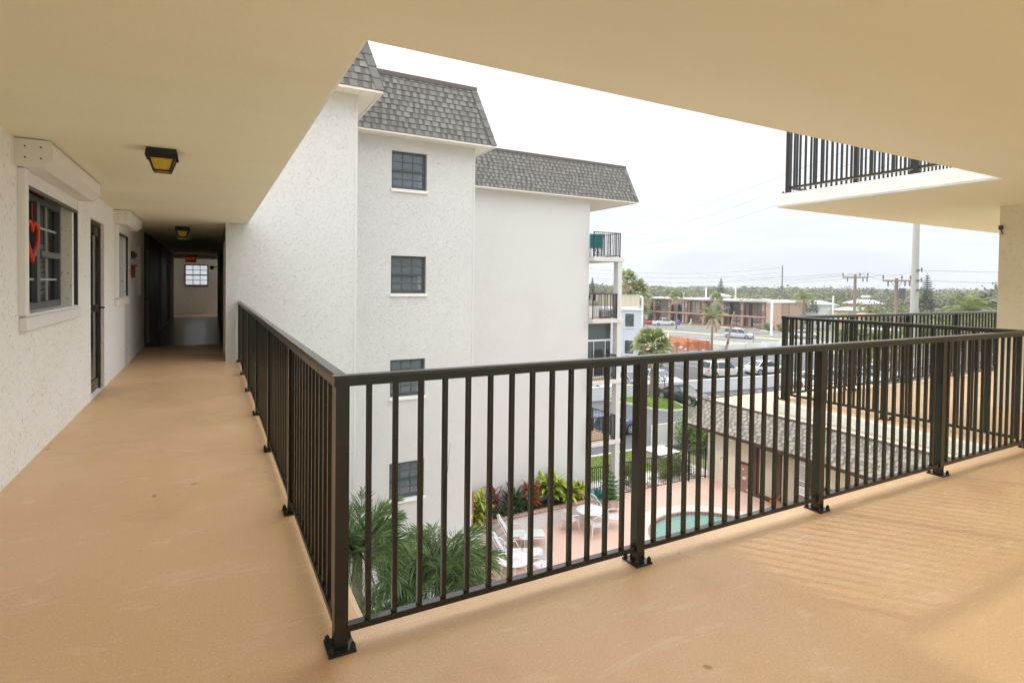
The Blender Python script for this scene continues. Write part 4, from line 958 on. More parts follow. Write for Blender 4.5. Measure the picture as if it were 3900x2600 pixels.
a = MB(); a.box(EX-.02, EX+.02, 5, YE, -5.44, -5.31); a.box(EX+.02, 34, YE-.02, YE+.02, -5.44, -5.31); a.build('fascia', 'brown_wood', rf)
a = MB(); a.box(EX+.02, HX+.7, 5, YE-.02, -5.36, -5.325); a.build('soffit', 'cream_panel', rf)
# signs fixed to the pool house
sg = thing('pool_sign', 'white board of pool rules on the pool house by the door', 'sign', (HX-.05, 14.44, -6.2), group='white pool signs')
a = MB(); a.box(HX-.05, HX-.03, 14.13, 14.70, -6.68, -5.72); a.build('board', 'white_paint', sg)
mat('ink_dark', (.04,.02,.02), .7); mat('ink_red', (.45,.02,.02), .6)
text('title', 'POOL RULES', .085, 'ink_dark', (HX-.053, 14.415, -5.80), (pi/2, 0, -pi/2), sg, .001)
a = MB(); rnd = random.Random(3)
for k in range(17): a.box(HX-.053, HX-.0505, 14.66-rnd.uniform(.36,.48), 14.66, -5.90-k*.036-.012, -5.90-k*.036)
for k in (0,1): a.box(HX-.053, HX-.0505, 14.25, 14.60, -6.56-k*.06-.03, -6.56-k*.06)
a.build('text_lines', 'ink_dark', sg)
sg = thing('pool_sign', 'smaller white no diving sign with red letters below the pool rules board', 'sign', (HX-.05, 14.44, -6.9), group='white pool signs')
a = MB(); a.box(HX-.05, HX-.03, 14.13, 14.70, -7.12, -6.74); a.build('board', 'white_paint', sg)
text('words', 'NO DIVING\nALLOWED', .105, 'ink_red', (HX-.053, 14.415, -6.93), (pi/2, 0, -pi/2), sg, .001)
t = thing('flower_pot', 'orange clay pot with a scraggly plant beside the pool house door', 'potted plant', (21.2, 15.45, GZ))
a = MB(); a.lathe([(.12,0),(.2,.22),(.22,.22),(.22,.27),(.18,.27),(.17,.22),(0,.2)], (21.2,15.45,GZ), 16); a.build('pot', 'terracotta', t)
a = MB(); rnd = random.Random(4)
for k in range(12): b = rnd.random()*6.28; blade(a, (21.2,15.45,GZ+.2), (cos(b)*.5,sin(b)*.5,1), .25+.25*rnd.random(), .03, .8, rnd, 3, .3, rnd.random())
a.build('leaves', 'leaf_hedge', t)
# ================================================================== garden strip behind the fence
sheet('garden_bed', [(14.2,19.7),(22.5,19.7),(22.5,21.6),(14.2,21.6)], -7.985, 'pale_concrete'); 
sheet('lawn', [(8,21.6),(21.6,21.6),(21.6,24.62),(8,24.62)], -7.98, 'grass_ground')
mb = MB(); rnd = random.Random(12)
for k in range(9000):
    x, y = rnd.uniform(12.5,21.4), rnd.uniform(21.3,24.55); b = rnd.random()*6.28; h = .05+.07*rnd.random(); mb.tint = rnd.random()
    mb.face([(x-.012*cos(b),y-.012*sin(b),-7.98),(x+.012*cos(b),y+.012*sin(b),-7.98),(x+rnd.uniform(-.04,.04),y+rnd.uniform(-.04,.04),-7.98+h)])
leaf_mat('leaf_grass', (.12,.22,.02), (.24,.34,.05)); tag(mb.build('grass', 'leaf_grass'), kind='stuff')
mb = MB(); mb.cbox(8, 24, 24.63, 24.80, -8.0, -7.93, .01); struct(mb.build('kerb', 'pale_concrete'))
rnd = random.Random(8)
rk = MB()
for k in range(60):
    x = rnd.uniform(15.0,21.3); y = 19.75+rnd.random()*.9; r = .05+.11*rnd.random()
    rk.lathe([(r*.6,-.02),(r,.25*r),(r*.8,.7*r),(r*.25,.95*r)], (x,y,-7.98), 6)
tag(rk.build('rocks', 'rock'), kind='stuff')
def leafy(name, label, c, sx, sy, sz, n, m, ls, seed, cat='bush', group=None, stems=True):
    """rounded mass of separate leaves with an uneven outline"""
    rnd = random.Random(seed); t = thing(name, label, cat, (c[0],c[1],c[2]), 0, group); l = MB()
    cl = [(rnd.uniform(-1,1), rnd.uniform(-1,1), rnd.uniform(.1,1), .25+.35*rnd.random()) for _ in range(14)]
    for k in range(n):
        q = cl[k % len(cl)]; a = rnd.random()*6.28; e_ = rnd.uniform(-1,1); rr = q[3]*rnd.random()**.4
        p = Vector((q[0]*.72+rr*cos(a)*sqrt(1-e_*e_), q[1]*.72+rr*sin(a)*sqrt(1-e_*e_), max(.03,q[2]*.75+rr*e_)))
        p = Vector((c[0]+p.x*sx, c[1]+p.y*sy, c[2]+p.z*sz)); d = Vector((rnd.uniform(-1,1), rnd.uniform(-1,1), rnd.uniform(-.3,1))).normalized(); s = d.cross(Vector((rnd.uniform(-1,1),rnd.uniform(-1,1),rnd.uniform(-1,1)))).normalized()
        w = ls*(.6+.7*rnd.random()); l.tint = rnd.random()
        l.face([p-d*w*.5, p+s*w*.32, p+d*w*.5, p-s*w*.32])
    l.build('foliage', m, t)
    if stems:
        a = MB()
        for k in range(6): a.tube([(c[0]+rnd.uniform(-.3,.3)*sx, c[1]+rnd.uniform(-.3,.3)*sy, c[2]-.02), (c[0]+cl[k][0]*sx*.7, c[1]+cl[k][1]*sy*.7, c[2]+cl[k][2]*sz*.7)], .02*max(1, sz*.5), 5, .008)
        a.build('stem', 'trunk_grey', t)
    return t
leafy('shrub', 'airy green shrub behind the fence left of the gate', (17.5,20.5,-7.98), .55,.45,1.1, 900, 'leaf_hedge', .12, 51, group='shrubs along the pool fence')
leafy('shrub', 'green shrub behind the fence just right of the gate', (19.7,20.5,-7.98), .6,.5,1.05, 1100, 'leaf_hedge', .12, 52, group='shrubs along the pool fence')
leafy('shrub', 'green shrub behind the fence next to the pool house corner', (20.75,20.6,-7.98), .55,.5,1.1, 1100, 'leaf_hedge', .12, 53, group='shrubs along the pool fence')
leafy('tall_hedge', 'tall glossy hedge between the white lattice and the pool house', (25.1,23.1,-7.98), 1.3,1.0,2.3, 5000, 'leaf_hedge', .15, 54)
# lattice screens and the ribbed box cover
lt = thing('lattice_screen', 'white diagonal lattice screen beside the tall hedge', 'screen', (23.6, 24.6, -8))
def lattice(par, p, q, z0, z1, sp=.085):
    a = MB(); p, q = Vector((*p,0)), Vector((*q,0)); d = (q-p); Ln = d.length; d.normalize(); H = z1-z0; s = -H
    while s < Ln:
        for sg in (0,1):
            u0, u1 = max(s,0), min(s+H,Ln)
            if u1-u0 > .02:
                za, zb_ = (u0-s), (u1-s)
                if sg: za, zb_ = H-za, H-zb_
                A_, B_ = p+d*u0, p+d*u1; a.bar((A_.x,A_.y,z0+za),(B_.x,B_.y,z0+zb_),.030,.008,up=(d.y,-d.x,0))
        s += sp
    f = MB()
    for z in (z0,z1): f.bar((p.x,p.y,z),(q.x,q.y,z),.05,.05)
    for e_ in (p,q): f.bar((e_.x,e_.y,-8),(e_.x,e_.y,z1+.03),.06,.06)
    w = a.build('lattice', 'white_paint', par); f.build('frame', 'white_paint', w)
lattice(lt, (22.55,24.5), (24.0,24.45), -7.9, -6.65); lattice(lt, (24.0,24.4), (26.0,24.6), -7.9, -6.65)
t = thing('equipment_cover', 'ribbed cream metal cover on a box in front of the white lattice', 'cover', (21.3, 22, -8))
a = MB()
for k in range(11): a.prism([(20.3+.13*k,-7.22),(20.36+.13*k,-7.22),(20.375+.13*k,-7.26),(20.43+.13*k,-7.26),(20.43+.13*k,-7.27),(20.3+.13*k,-7.27)], 21.2, 22.7, 'y')
a.build('ribbed_top', 'soffit_white', t); a = MB(); a.box(20.4, 21.65, 21.75, 22.6, -7.98, -7.28); a.build('box', 'rock', t)
# ================================================================== car park, street, cars
sheet('parking_lot', [(-10,24.8),(24,24.8),(24,21),(140,21),(140,10),(190,10),(120,52.3),(-10,52.3)], -8.0, 'asphalt')
u_ = Vector((.31,-.951)); n_r = Vector((.951,.31))
def rd(off, s): p = n_r*off + u_*s; return (p.x, p.y)
def strip(name, o0, o1, z, m, s0=-400, s1=200): sheet(name, [rd(o0,s0),rd(o1,s0),rd(o1,s1),rd(o0,s1)], z, m)
strip('verge', 90, 95, -7.996, 'pale_concrete'); strip('verge', 92.2, 94.0, -7.99, 'grass_dry')
strip('road', 95, 107.2, -7.992, 'road_grey')
for o, w in ((95.6,.15),(106.6,.15)): strip('edge_line', o, o+w, -7.986, 'paint_line')
mb = MB()
for o in (98.5, 104.4):
    for s in range(-120, 120, 9): mb.face([(*rd(o,s),-7.986),(*rd(o+.15,s),-7.986),(*rd(o+.15,s+3),-7.986),(*rd(o,s+3),-7.986)])
struct(mb.build('lane_marking', 'paint_line'))
strip('lane_line', 101.3, 101.43, -7.986, 'paint_line'); strip('lane_line', 101.6, 101.73, -7.986, 'paint_yellow')
strip('pavement', 107.2, 108.4, -7.988, 'pale_concrete'); strip('verge', 108.4, 111.2, -7.984, 'grass_dry')
strip('shop_lot', 111.2, 127, -7.99, 'asphalt_light', -120, 30)
# parking stripes and wheel stops
mb = MB()
for k in range(14): x = 39.4+2.75*k; mb.box(x-.05,x+.05,47.3,52,-7.999,-7.994)
for k in range(14): x = 30+2.7*k; mb.box(x-.05,x+.05,41.2-.1*(x-30)*1.0,41.7-.1*(x-30)*1.0+.1,-7.999,-7.994)
for k in range(9): x = 36.+2.7*k; mb.box(x-.05,x+.05,29.6,34.2,-7.999,-7.994)
struct(mb.build('parking_lines', 'paint_line'))
# low white wall
WLN = [(20,37.5),(34,36.25),(46,34.95),(63,35.3),(80,36.4)]
t = thing('low_wall', 'long low white wall dividing the two rows of parked cars', 'wall', (45,35.5,-8))
a = MB(); c_ = MB()
for p, q in zip(WLN[:-1], WLN[1:]):
    P0, P1 = Vector((*p,-7.47)), Vector((*q,-7.47)); a.bar(P0,P1,.2,1.06); c_.bar(P0+Vector((0,0,.555)),P1+Vector((0,0,.555)),.27,.05)
a.build('wall', 'wall_white', t); c_.build('coping', 'white_paint', t)
# second white wall on the street side of the lot and a taller white fence
t = thing('low_wall', 'low white wall along the street behind the leaning wooden pole', 'wall', (75,58.9,-8))
a = MB(); a.bar((67,59.0,-7.65),(90,58.4,-7.65),.2,.7); a.build('wall', 'wall_white', t); a = MB()
for k in range(6): a.cbox(69+4*k-.2,69+4*k+.2,58.75-.1*k,59.2-.1*k,-8,-7.22,.02)
a.build('pier', 'wall_white', t)
t = thing('white_fence', 'tall white panel fence seen between the far railing pickets', 'fence', (76,36,-8))
a = MB()
for k in range(7): a.box(70+3*k+.06,73+3*k-.06,37.2-.3*k-.03,37.2-.3*k+.03,-7.95,-5.9)
a.build('fence_panel', 'wall_white', t); a = MB()
for k in range(8): a.box(70+3*k-.06,70+3*k+.06,37.2-.3*k-.06,37.2-.3*k+.06,-8,-5.8)
a.build('fence_post', 'white_paint', t)
# grass island with kerb
def blob(pts, n=6):
    P = [Vector(p) for p in pts]; m = len(P); out = []
    for i in range(m):
        a, b, c, d = P[i-1], P[i], P[(i+1)%m], P[(i+2)%m]
        for k in range(n):
            f = k/n; out.append(.5*((2*b)+(c-a)*f+(2*a-5*b+4*c-d)*f*f+(3*b-a-3*c+d)*f**3))
    return [(p.x,p.y) for p in out]
isl = blob([(28.6,37.1),(29.3,34.4),(29.6,32.4),(30.4,31.2),(31.6,31.0),(32.5,31.8),(33.3,34.0),(33.7,36.6)])
mb = MB(); m_ = len(isl); cx = sum(p[0] for p in isl)/m_; cy = sum(p[1] for p in isl)/m_
ins = [((p[0]-cx)*.94+cx,(p[1]-cy)*.96+cy) for p in isl]
for i in range(m_):
    j = (i+1)%m_; A, B, C, D = isl[i], isl[j], ins[j], ins[i]
    mb.face([(*A,-7.87),(*B,-7.87),(*C,-7.87),(*D,-7.87)]); mb.face([(*A,-8),(*B,-8),(*B,-7.87),(*A,-7.87)])
struct(mb.build('kerb', 'pale_concrete')); sheet('grass_island', ins, -7.89, 'grass_ground')
mb = MB(); rnd = random.Random(33)
for k in range(3000):
    i = rnd.randrange(m_); f = sqrt(rnd.random())*.97; g2 = rnd.random(); j = (i+1)%m_
    x = cx+((ins[i][0]*(1-g2)+ins[j][0]*g2)-cx)*f; y = cy+((ins[i][1]*(1-g2)+ins[j][1]*g2)-cy)*f; b = rnd.random()*6.28; mb.tint = rnd.random()
    mb.face([(x-.02*cos(b),y-.02*sin(b),-7.89),(x+.02*cos(b),y+.02*sin(b),-7.89),(x+rnd.uniform(-.05,.05),y+rnd.uniform(-.05,.05),-7.8)])
tag(mb.build('grass', 'leaf_grass'), kind='stuff')
for nm, c in (('car_white',(.62,.63,.635)),('car_silver',(.46,.49,.53)),('car_grey',(.30,.32,.33)),('car_black',(.010,.011,.014)),('car_blue',(.045,.07,.16)),('car_red',(.55,.02,.02)),('car_cream',(.55,.545,.49))): mat(nm, c, .28, coat=.7)
mat('tyre', (.016,.016,.016), .8); mat('alloy', (.55,.56,.58), .3, metal=.6); mat('lamp_red', (.5,.01,.01), .25); mat('lamp_clear', (.7,.72,.74), .12); mat('soft_top', (.03,.03,.035), .8)
glass_mat('car_glass', (.035,.05,.055), .03)
def make_car(label, paint, loc, rz, L=4.6, Wd=1.8, H=1.48, hood=.95, belt=.92, kind='sedan', group='parked cars', name='parked_car', red=True):
    t = thing(name, label, 'car' if kind != 'pickup' else 'pickup', loc, rz, group); hw = Wd/2; cl = .20; wr = .33
    fx, bx = L/2, -L/2; wf, wb_ = fx-.82, bx+.80
    if kind == 'sedan': cab = (bx+.55, fx-1.25, bx+1.25, fx-2.05); tail = belt+.05
    elif kind == 'coupe': cab = (bx+.75, fx-1.45, bx+1.55, fx-2.15); tail = belt+.04
    elif kind == 'suv': cab = (bx+.10, fx-1.15, bx+.45, fx-1.95); tail = belt+.06
    elif kind == 'van': cab = (bx+.06, fx-.78, bx+.28, fx-1.75); tail = belt+.08
    else: cab = (bx+1.75, fx-1.25, bx+1.95, fx-1.95); tail = belt+.06
    st = [(bx, cl+.22, tail-.22, hw*.80), (bx+.05, cl+.10, tail-.05, hw*.90), (bx+.30, cl+.02, tail, hw*.98), (wb_, cl, tail, hw), (0, cl, belt, hw), (cab[1], cl, belt, hw), (wf, cl, hood, hw*.99), (fx-.35, cl, hood-.09, hw*.95), (fx-.10, cl+.04, hood-.20, hw*.86), (fx, cl+.14, hood-.34, hw*.74)]
    b = MB(); rows = []
    for x, zb, zt, h in st:
        half = [(h*.86,zb),(h*.98,zb+.10),(h,(zb+zt)/2),(h*.985,zt-.16),(h*.93,zt-.04),(h*.78,zt+.005)]
        rows.append([(x,-y,z) for y, z in half[::1]] + [(x,y,z) for y, z in half[::-1]])
    m = len(rows[0]); vs = sum(rows, []); fs = [(k*m+i,k*m+(i+1)%m,(k+1)*m+(i+1)%m,(k+1)*m+i) for k in range(len(rows)-1) for i in range(m)]
    fs += [tuple(range(m-1,-1,-1)), tuple((len(rows)-1)*m+i for i in range(m))]; b.mesh(vs, fs); body = b.build('body', paint, t, smooth=True, local=True)
    c0, c1, r0, r1 = cab; yb, yr = hw*.90, hw*.70; zr = H-.05; roofp = paint if kind != 'coupe' else 'soft_top'
    base = [(c0,-yb,belt-.02),(c1,-yb,belt-.02),(c1,yb,belt-.02),(c0,yb,belt-.02)]; top = [(r0,-yr,zr),(r1,-yr,zr),(r1,yr,zr),(r0,yr,zr)]
    g = MB(); g.mesh(base+top, [(i,(i+1)%4,4+(i+1)%4,4+i) for i in range(4)] + [(4,5,6,7)]); g.build('windows', 'car_glass', t, local=True)
    r = MB(); e_ = .03
    r.mesh([(r0-e_,-yr-e_,zr-.02),(r1+e_*2,-yr-e_,zr-.02),(r1+e_*2,yr+e_,zr-.02),(r0-e_,yr+e_,zr-.02),(r0+.15,-yr*.8,H),(r1-.1,-yr*.8,H),(r1-.1,yr*.8,H),(r0+.15,yr*.8,H)], [(i,(i+1)%4,4+(i+1)%4,4+i) for i in range(4)]+[(4,5,6,7),(3,2,1,0)])
    for s in (-1,1):
        fr = [0,1] if kind in ('coupe',) else ([0,.48,1] if kind in ('sedan','pickup') else [0,.33,.66,1])
        for f in fr: r.bar((c0+(c1-c0)*f,s*(yb+.004),belt-.03),(r0+(r1-r0)*f,s*(yr+.006),zr),.09 if f in (0,) else .055,.03)
        if kind == 'coupe': r.mesh([(c0,s*(yb+.01),belt-.02),(c0+.75,s*(yb+.01),belt-.02),(r0+.35,s*(yr+.012),zr),(r0,s*(yr+.012),zr)], [(0,1,2,3)])
    if kind == 'coupe': r.mesh([(c0-.01,-yb,belt),(c0-.01,yb,belt),(r0-.01,yr,zr),(r0-.01,-yr,zr)], [(0,1,2,3)])
    r.build('roof', roofp, t, smooth=True, local=True)
    if kind == 'pickup':
        q = MB(); q.box(bx+.12,c0-.08,-hw*.74,hw*.74,tail+.008,tail+.012); q.build('load_bed', 'black_rubber', t, local=True)
    for x in (wf, wb_):
        for s in (-1,1):
            w = MB(); w.tube([(x,s*(hw-.21),wr),(x,s*(hw+.012),wr)], wr, 20); w_ = w.build('wheel', 'tyre', t, local=True)
            w = MB(); w.tube([(x,s*(hw+.010),wr),(x,s*(hw+.018),wr)], wr*.66, 16)
            rm = w.build('rim', 'alloy', w_, local=True)
            w = MB()
            for k in range(5):
                q = 2*pi*(k+.5)/5; w.mesh([(x+wr*.22*cos(q-.25),s*(hw+.021),wr+wr*.22*sin(q-.25)),(x+wr*.6*cos(q-.30),s*(hw+.021),wr+wr*.6*sin(q-.30)),(x+wr*.6*cos(q+.30),s*(hw+.021),wr+wr*.6*sin(q+.30)),(x+wr*.22*cos(q+.25),s*(hw+.021),wr+wr*.22*sin(q+.25))], [(0,1,2,3)])
            w.mi = 0
            for k in range(1): w.tube([(x,s*(hw-.0),wr),(x,s*(hw+.0085),wr)], wr*1.13, 20)
            w.build('wheel_arch', 'tyre', w_, local=True)
    for s in (-1,1):
        q = MB(); q.obox((fx-.16,s*hw*.70,hood-.25),.22,.34,.13,-s*.45); q.build('headlight', 'lamp_clear', t, local=True)
        q = MB(); q.obox((bx+.05,s*hw*.74,tail-.20),.12,.28,.16,s*.25); q.build('tail_light', 'lamp_red', t, local=True)
        q = MB(); q.obox((c1-.35,s*(hw+.09),belt+.05),.12,.18,.11); q.build('wing_mirror', paint, t, local=True)
    q = MB(); q.box(fx-.05,fx+.012,-hw*.5,hw*.5,cl+.16,cl+.30); q.build('grille', 'black_rubber', t, local=True)
    q = MB(); q.box(bx-.012,bx+.05,-.26,.26,.52,.64); q.build('number_plate', 'white_paint', t, local=True)
    return t
ND = radians(-90)
make_car('black two-door convertible parked nose towards us by the grass island', 'car_black', (34.15,33.55,-8), ND+.05, 4.5, 1.85, 1.30, .86, .88, 'coupe')
make_car('dark blue car on the drive, half hidden by the balcony column', 'car_blue', (21.75,28.1,-8), radians(8), 4.8, 1.83, 1.47, .94, .92, 'sedan')
make_car('pale cream SUV parked along the white wall', 'car_cream', (47.3,41.1,-8), radians(-7), 4.75, 1.86, 1.68, 1.02, 1.0, 'suv')
make_car('white saloon parked ahead of the cream SUV', 'car_white', (53.4,40.6,-8), radians(-6), 4.7, 1.83, 1.45, .92, .90, 'sedan')
make_car('small silver car far across the lot behind the sabal palm trunk', 'car_silver', (44.9,49.9,-8), 0, 4.1, 1.75, 1.5, .95, .93, 'suv')
make_car('grey car nosing at the white wall beside the balcony column', 'car_grey', (34.3,40.6,-8), ND+.1, 4.6, 1.82, 1.46, .92, .9, 'sedan')
make_car('silver blue car nosing at the white wall behind the sabal palm', 'car_silver', (37.6,40.2,-8), ND+.1, 4.7, 1.82, 1.46, .92, .9, 'sedan')
make_car('white car left of the grey car, seen through the lower balconies', 'car_white', (30.6,40.9,-8), ND+.1, 4.7, 1.82, 1.46, .92, .9, 'sedan')
for x, y, p, k, lab in ((49.9,31.9,'car_white','sedan','white saloon behind the left end of the far railing'),(53.0,32.1,'car_silver','suv','silver car second behind the far railing corner'),(56.6,32.3,'car_white','suv','tall white car behind the middle of the far railing'),(62.2,32.5,'car_white','sedan','white car farthest right behind the far railing')):
    make_car(lab, p, (x,y,-8), ND, 4.7, 1.83, 1.5 if k == 'sedan' else 1.68, .95, .93, k)
make_car('silver minivan driving along the street', 'car_silver', (86.0,70.9,-7.99), atan2(u_.y,u_.x), 5.1, 1.98, 1.76, 1.02, 1.0, 'van', None, 'minivan')
make_car('white pickup truck parked before the brick shops', 'car_white', (96.0,101.0,-7.99), radians(-14), 5.3, 1.95, 1.78, 1.10, 1.06, 'pickup', None, 'pickup_truck')
make_car('red car parked behind the white pickup truck', 'car_red', (93.2,104.8,-7.99), radians(-20), 4.6, 1.82, 1.36, .90, .88, 'coupe', None)
make_car('white car beside the brick end of the shops, behind the far railing', 'car_white', (98.2,66.3,-7.99), radians(-40), 4.7, 1.84, 1.5, .95, .93, 'sedan', None)
# ================================================================== pale blue neighbour, wooden fence, shed
nb = thing('blue_house', 'pale blue two storey house with a beige roof parapet beyond the balconies', 'house', (38.6,46.5,-8))
A0, A1 = Vector((34.8,49.05,0)), Vector((39.73,44.95,0)); d_ = (A1-A0).normalized(); n2_ = Vector((.64,.77,0))
def qbox(mb, s0, s1, w0, w1, z0, z1):
    """box in the frame of the blue house: s along its near wall from the right corner, w into the building"""
    P = lambda s, w, z: A1 - d_*s + n2_*w + Vector((0,0,z))
    mb.mesh([P(s,w,z) for z in (z0,z1) for s, w in ((s0,w0),(s1,w0),(s1,w1),(s0,w1))], [(0,1,2,3),(7,6,5,4),(4,5,1,0),(5,6,2,1),(6,7,3,2),(7,4,0,3)])
a = MB(); qbox(a,0,7,0,9,-8,-.95); a.build('wall', 'wall_pale_blue', nb)
a = MB(); qbox(a,-.12,7,-.12,.1,-1.15,-.93); qbox(a,-.10,.10,-.06,9,-8,.25); a.build('white_trim', 'white_paint', nb)
a = MB(); qbox(a,.3,7,.0,.08,-.80,.38); qbox(a,.3,.38,.08,8,-.80,.38); pr = a.build('parapet', 'cream_panel', nb)
a = MB()
for k in range(14): qbox(a,.45+.5*k,.48+.5*k,-.012,-.002,-.78,.36)
qbox(a,.25,7,-.05,.13,.385,.45); a.build('parapet_cap', 'soffit_white', pr)
for z0, z1 in ((-2.85,-1.5),(-5.7,-4.3)):
    a = MB(); qbox(a,.82,1.78,-.03,-.005,z0-.06,z1+.06); w_ = a.build('window', 'white_paint', nb)
    a = MB(); qbox(a,.90,1.70,-.05,-.035,z0,z1); a.build('pane', 'glass_blue', w_); a = MB()
    for z in (z0+.34*(z1-z0)/1., (z0+z1)/2, z0+.75*(z1-z0), z0+.02, z1-.02): qbox(a,.88,1.72,-.075,-.055,z-.02,z+.02)
    qbox(a,.86,.91,-.075,-.055,z0,z1); qbox(a,1.69,1.74,-.075,-.055,z0,z1); a.build('muntin', 'black_rubber', w_)
    a = MB(); qbox(a,.78,1.82,-.10,-.03,z0-.16,z0-.065); a.build('sill', 'white_paint', w_)
mat('cedar', (.42,.12,.045), .7, var=(3,.8,(.30,.08,.035)), streak=(1,1,14)); mat('cedar_light', (.50,.19,.08), .7, var=(3,.6,(.40,.13,.05)))
sheet('yard_sand', [(50,59.1),(65.1,59.1),(65.1,80),(50,80)], -7.995, 'wall_white')
wf_ = thing('slat_fence', 'reddish wooden fence of horizontal slats with gaps round a yard', 'fence', (58,59,-8)); rnd = random.Random(6)
posts = [52.2+2.17*k for k in range(7)]
for k in range(6):
    a = MB(); z = -7.92
    while z < -6.62:
        h = rnd.choice((.10,.12,.14)); x0, x1 = posts[k]+.02, posts[k+1]-.02
        if rnd.random() < .45: a.box(x0,x1,58.93,58.96,z,z+h)
        else: c = rnd.uniform(x0+.5,x1-.5); v = rnd.uniform(.15,.42); a.box(x0,c-v,58.93,58.96,z,z+h); a.box(c+v,x1,58.93,58.96,z,z+h)
        z += h+.018
    a.build('slat_panel', 'cedar', wf_)
for x in posts: a = MB(); a.box(x-.05,x+.05,58.97,59.07,-8,-6.55); a.build('post', 'brown_wood', wf_)
a = MB(); a.box(65.20,65.25,58.97,79,-7.95,-6.62); a.build('side_panel', 'cedar_light', wf_)
for k in range(6): a = MB(); a.box(65.10,65.19,59.5+3.7*k,59.6+3.7*k,-8,-6.5); a.build('post', 'cedar', wf_)
an = thing('anchor_ornament', 'big white anchor lying on rails inside the wooden fence', 'anchor', (60,66,-8))
a = MB(); pts = [(58.9+.0*cos(q)+.42*cos(q),67.0,-6.5+.42*sin(q)) for q in [2*pi*i/20 for i in range(21)]]; a.tube(pts, .13, 7); a.build('ring', 'white_paint', an)
a = MB(); a.tube([(59.4,66.95,-6.5),(63.9,66.2,-6.62)], .11, 7); a.tube([(58.9,67,-6.95),(58.9,67,-8)], .09, 6); a.build('shank', 'white_paint', an)
a = MB(); a.tube([(63.4,66.0,-7.5),(63.75,66.1,-6.9),(63.9,66.2,-6.3),(64.0,66.2,-5.75)], [.06,.14,.14,.05], 7); a.build('fluke', 'white_paint', an)
sh = thing('shed', 'reddish wooden shed with a brown sloping roof inside the fenced yard', 'shed', (62,73,-8))
a = MB(); a.box(58.6,64.9,72,76,-8,-5.85); a.build('wall', 'cedar', sh); a = MB(); a.mesh([(58.3,71.7,-5.84),(65.1,71.7,-5.84),(65.1,76.3,-5.2),(58.3,76.3,-5.2),(58.3,71.7,-5.72),(65.1,71.7,-5.72),(65.1,76.3,-5.08),(58.3,76.3,-5.08)], [(3,2,1,0),(4,5,6,7),(0,1,5,4),(1,2,6,5),(2,3,7,6),(3,0,4,7)])
a.build('roof', 'cap_metal', sh)
# ================================================================== brick shops
brick_mat('brick_far', (.40,.19,.115), (.30,.125,.075), (.40,.31,.24), .42, .16, .02)
brick_mat('brick_pale', (.52,.30,.20), (.42,.21,.13), (.50,.40,.32), .5, .2, .03)
mat('shop_red', (.42,.13,.085), .7); mat('shop_roof', (.62,.60,.57), .8, var=(.3,.6,(.50,.48,.46))); mat('shop_white', (.62,.66,.60), .5); mat('shop_grey', (.26,.28,.27), .5); mat('shop_tan', (.36,.22,.13), .6)
C0 = (110.5,84.0); bs = thing('brick_shops', 'long two storey brown brick shop block with an upper gallery across the street', 'building', (*C0,-8), atan2(.98,-.2))
LS = 34.0
def bb(name, m, par, boxes, uv=False):
    a = MB()
    for q in boxes: a.box(*q)
    return a.build(name, m, par, local=True, uv=uv)
bb('wall', 'brick_pale', bs, [(-3.4,-.02,-.6,.0,0,5.9)], uv=True); bb('wall', 'brick_far', bs, [(-3.4,LS,-20,-2.35,0,5.75)], uv=True); bb('end_wall', 'brick_pale', bs, [(-3.42,-3.38,-20,-.62,0,5.85)], uv=True)
bb('wall_joint', 'cap_metal', bs, [(-3.46,-3.425,-4.0,-3.85,0,5.85),(-3.46,-3.425,-.66,-.58,0,5.9)])
rfb = bb('roof', 'shop_roof', bs, [(-.1,LS+.6,-20.2,.55,6.12,6.42),(-3.6,-.1,-20.2,.12,5.92,6.2)]); bb('fascia', 'cap_metal', rfb, [(-.1,LS+.6,.3,.54,5.88,6.118),(-3.6,-.12,-.2,.11,5.86,5.918)])
bb('gallery_slab', 'shop_red', bs, [(0,LS,-2.35,.25,2.45,2.78)]); bb('gallery_edge', 'shop_white', bs, [(0,LS,.252,.30,2.70,2.80)]); bb('plinth', 'shop_red', bs, [(0,LS,-2.35,-.1,0,.22)])
for s in (.5,5.55,10.45,15.55,20.4,25.35,30.1): 
    bb('column', 'brick_far', bs, [(s-.3,s+.3,-.45,.12,.22,2.45),(s-.3,s+.3,-.45,.12,2.78,5.88)], uv=True)
    a = MB(); a.prism([(-2.3,5.86),(.5,5.86),(.2,5.55),(-.4,5.45)], s-.5, s+.5, 'x'); a.prism([(-2.3,2.44),(.2,2.44),(0,2.2),(-.4,2.15)], s-.5, s+.5, 'x'); a.build('bracket', 'shop_tan', bs, local=True)
a = MB(); a.box(0,LS,.16,.20,3.86,3.92)
k = 0
while k < LS:
    a.box(k,k+.03,.165,.195,2.8,3.86); k += .24
a.build('gallery_railing', 'dark_metal', bs, local=True)
up_ = [(.8,1.56,'glass_dark'),(1.56,2.93,'shop_grey'),(2.93,4.3,'shop_tan'),(4.3,5.2,'door_brown'),(5.9,6.7,'glass_dark'),(6.7,8.27,'glass_dark'),(8.27,10.1,'glass_dark'),(10.8,11.6,'shop_grey'),(11.6,13.4,'glass_blue'),(13.4,15.2,'shop_white'),(15.9,16.5,'glass_dark'),(16.5,17.9,'shop_tan'),(17.9,19.3,'shop_white'),(19.3,20.1,'shop_white'),(20.75,21.4,'shop_white'),(21.4,22.8,'shop_grey'),(22.8,25,'glass_dark'),(25.7,26.3,'black_rubber'),(26.3,27.6,'shop_white'),(27.7,29.7,'shop_white'),(30.4,33.8,'glass_dark')]
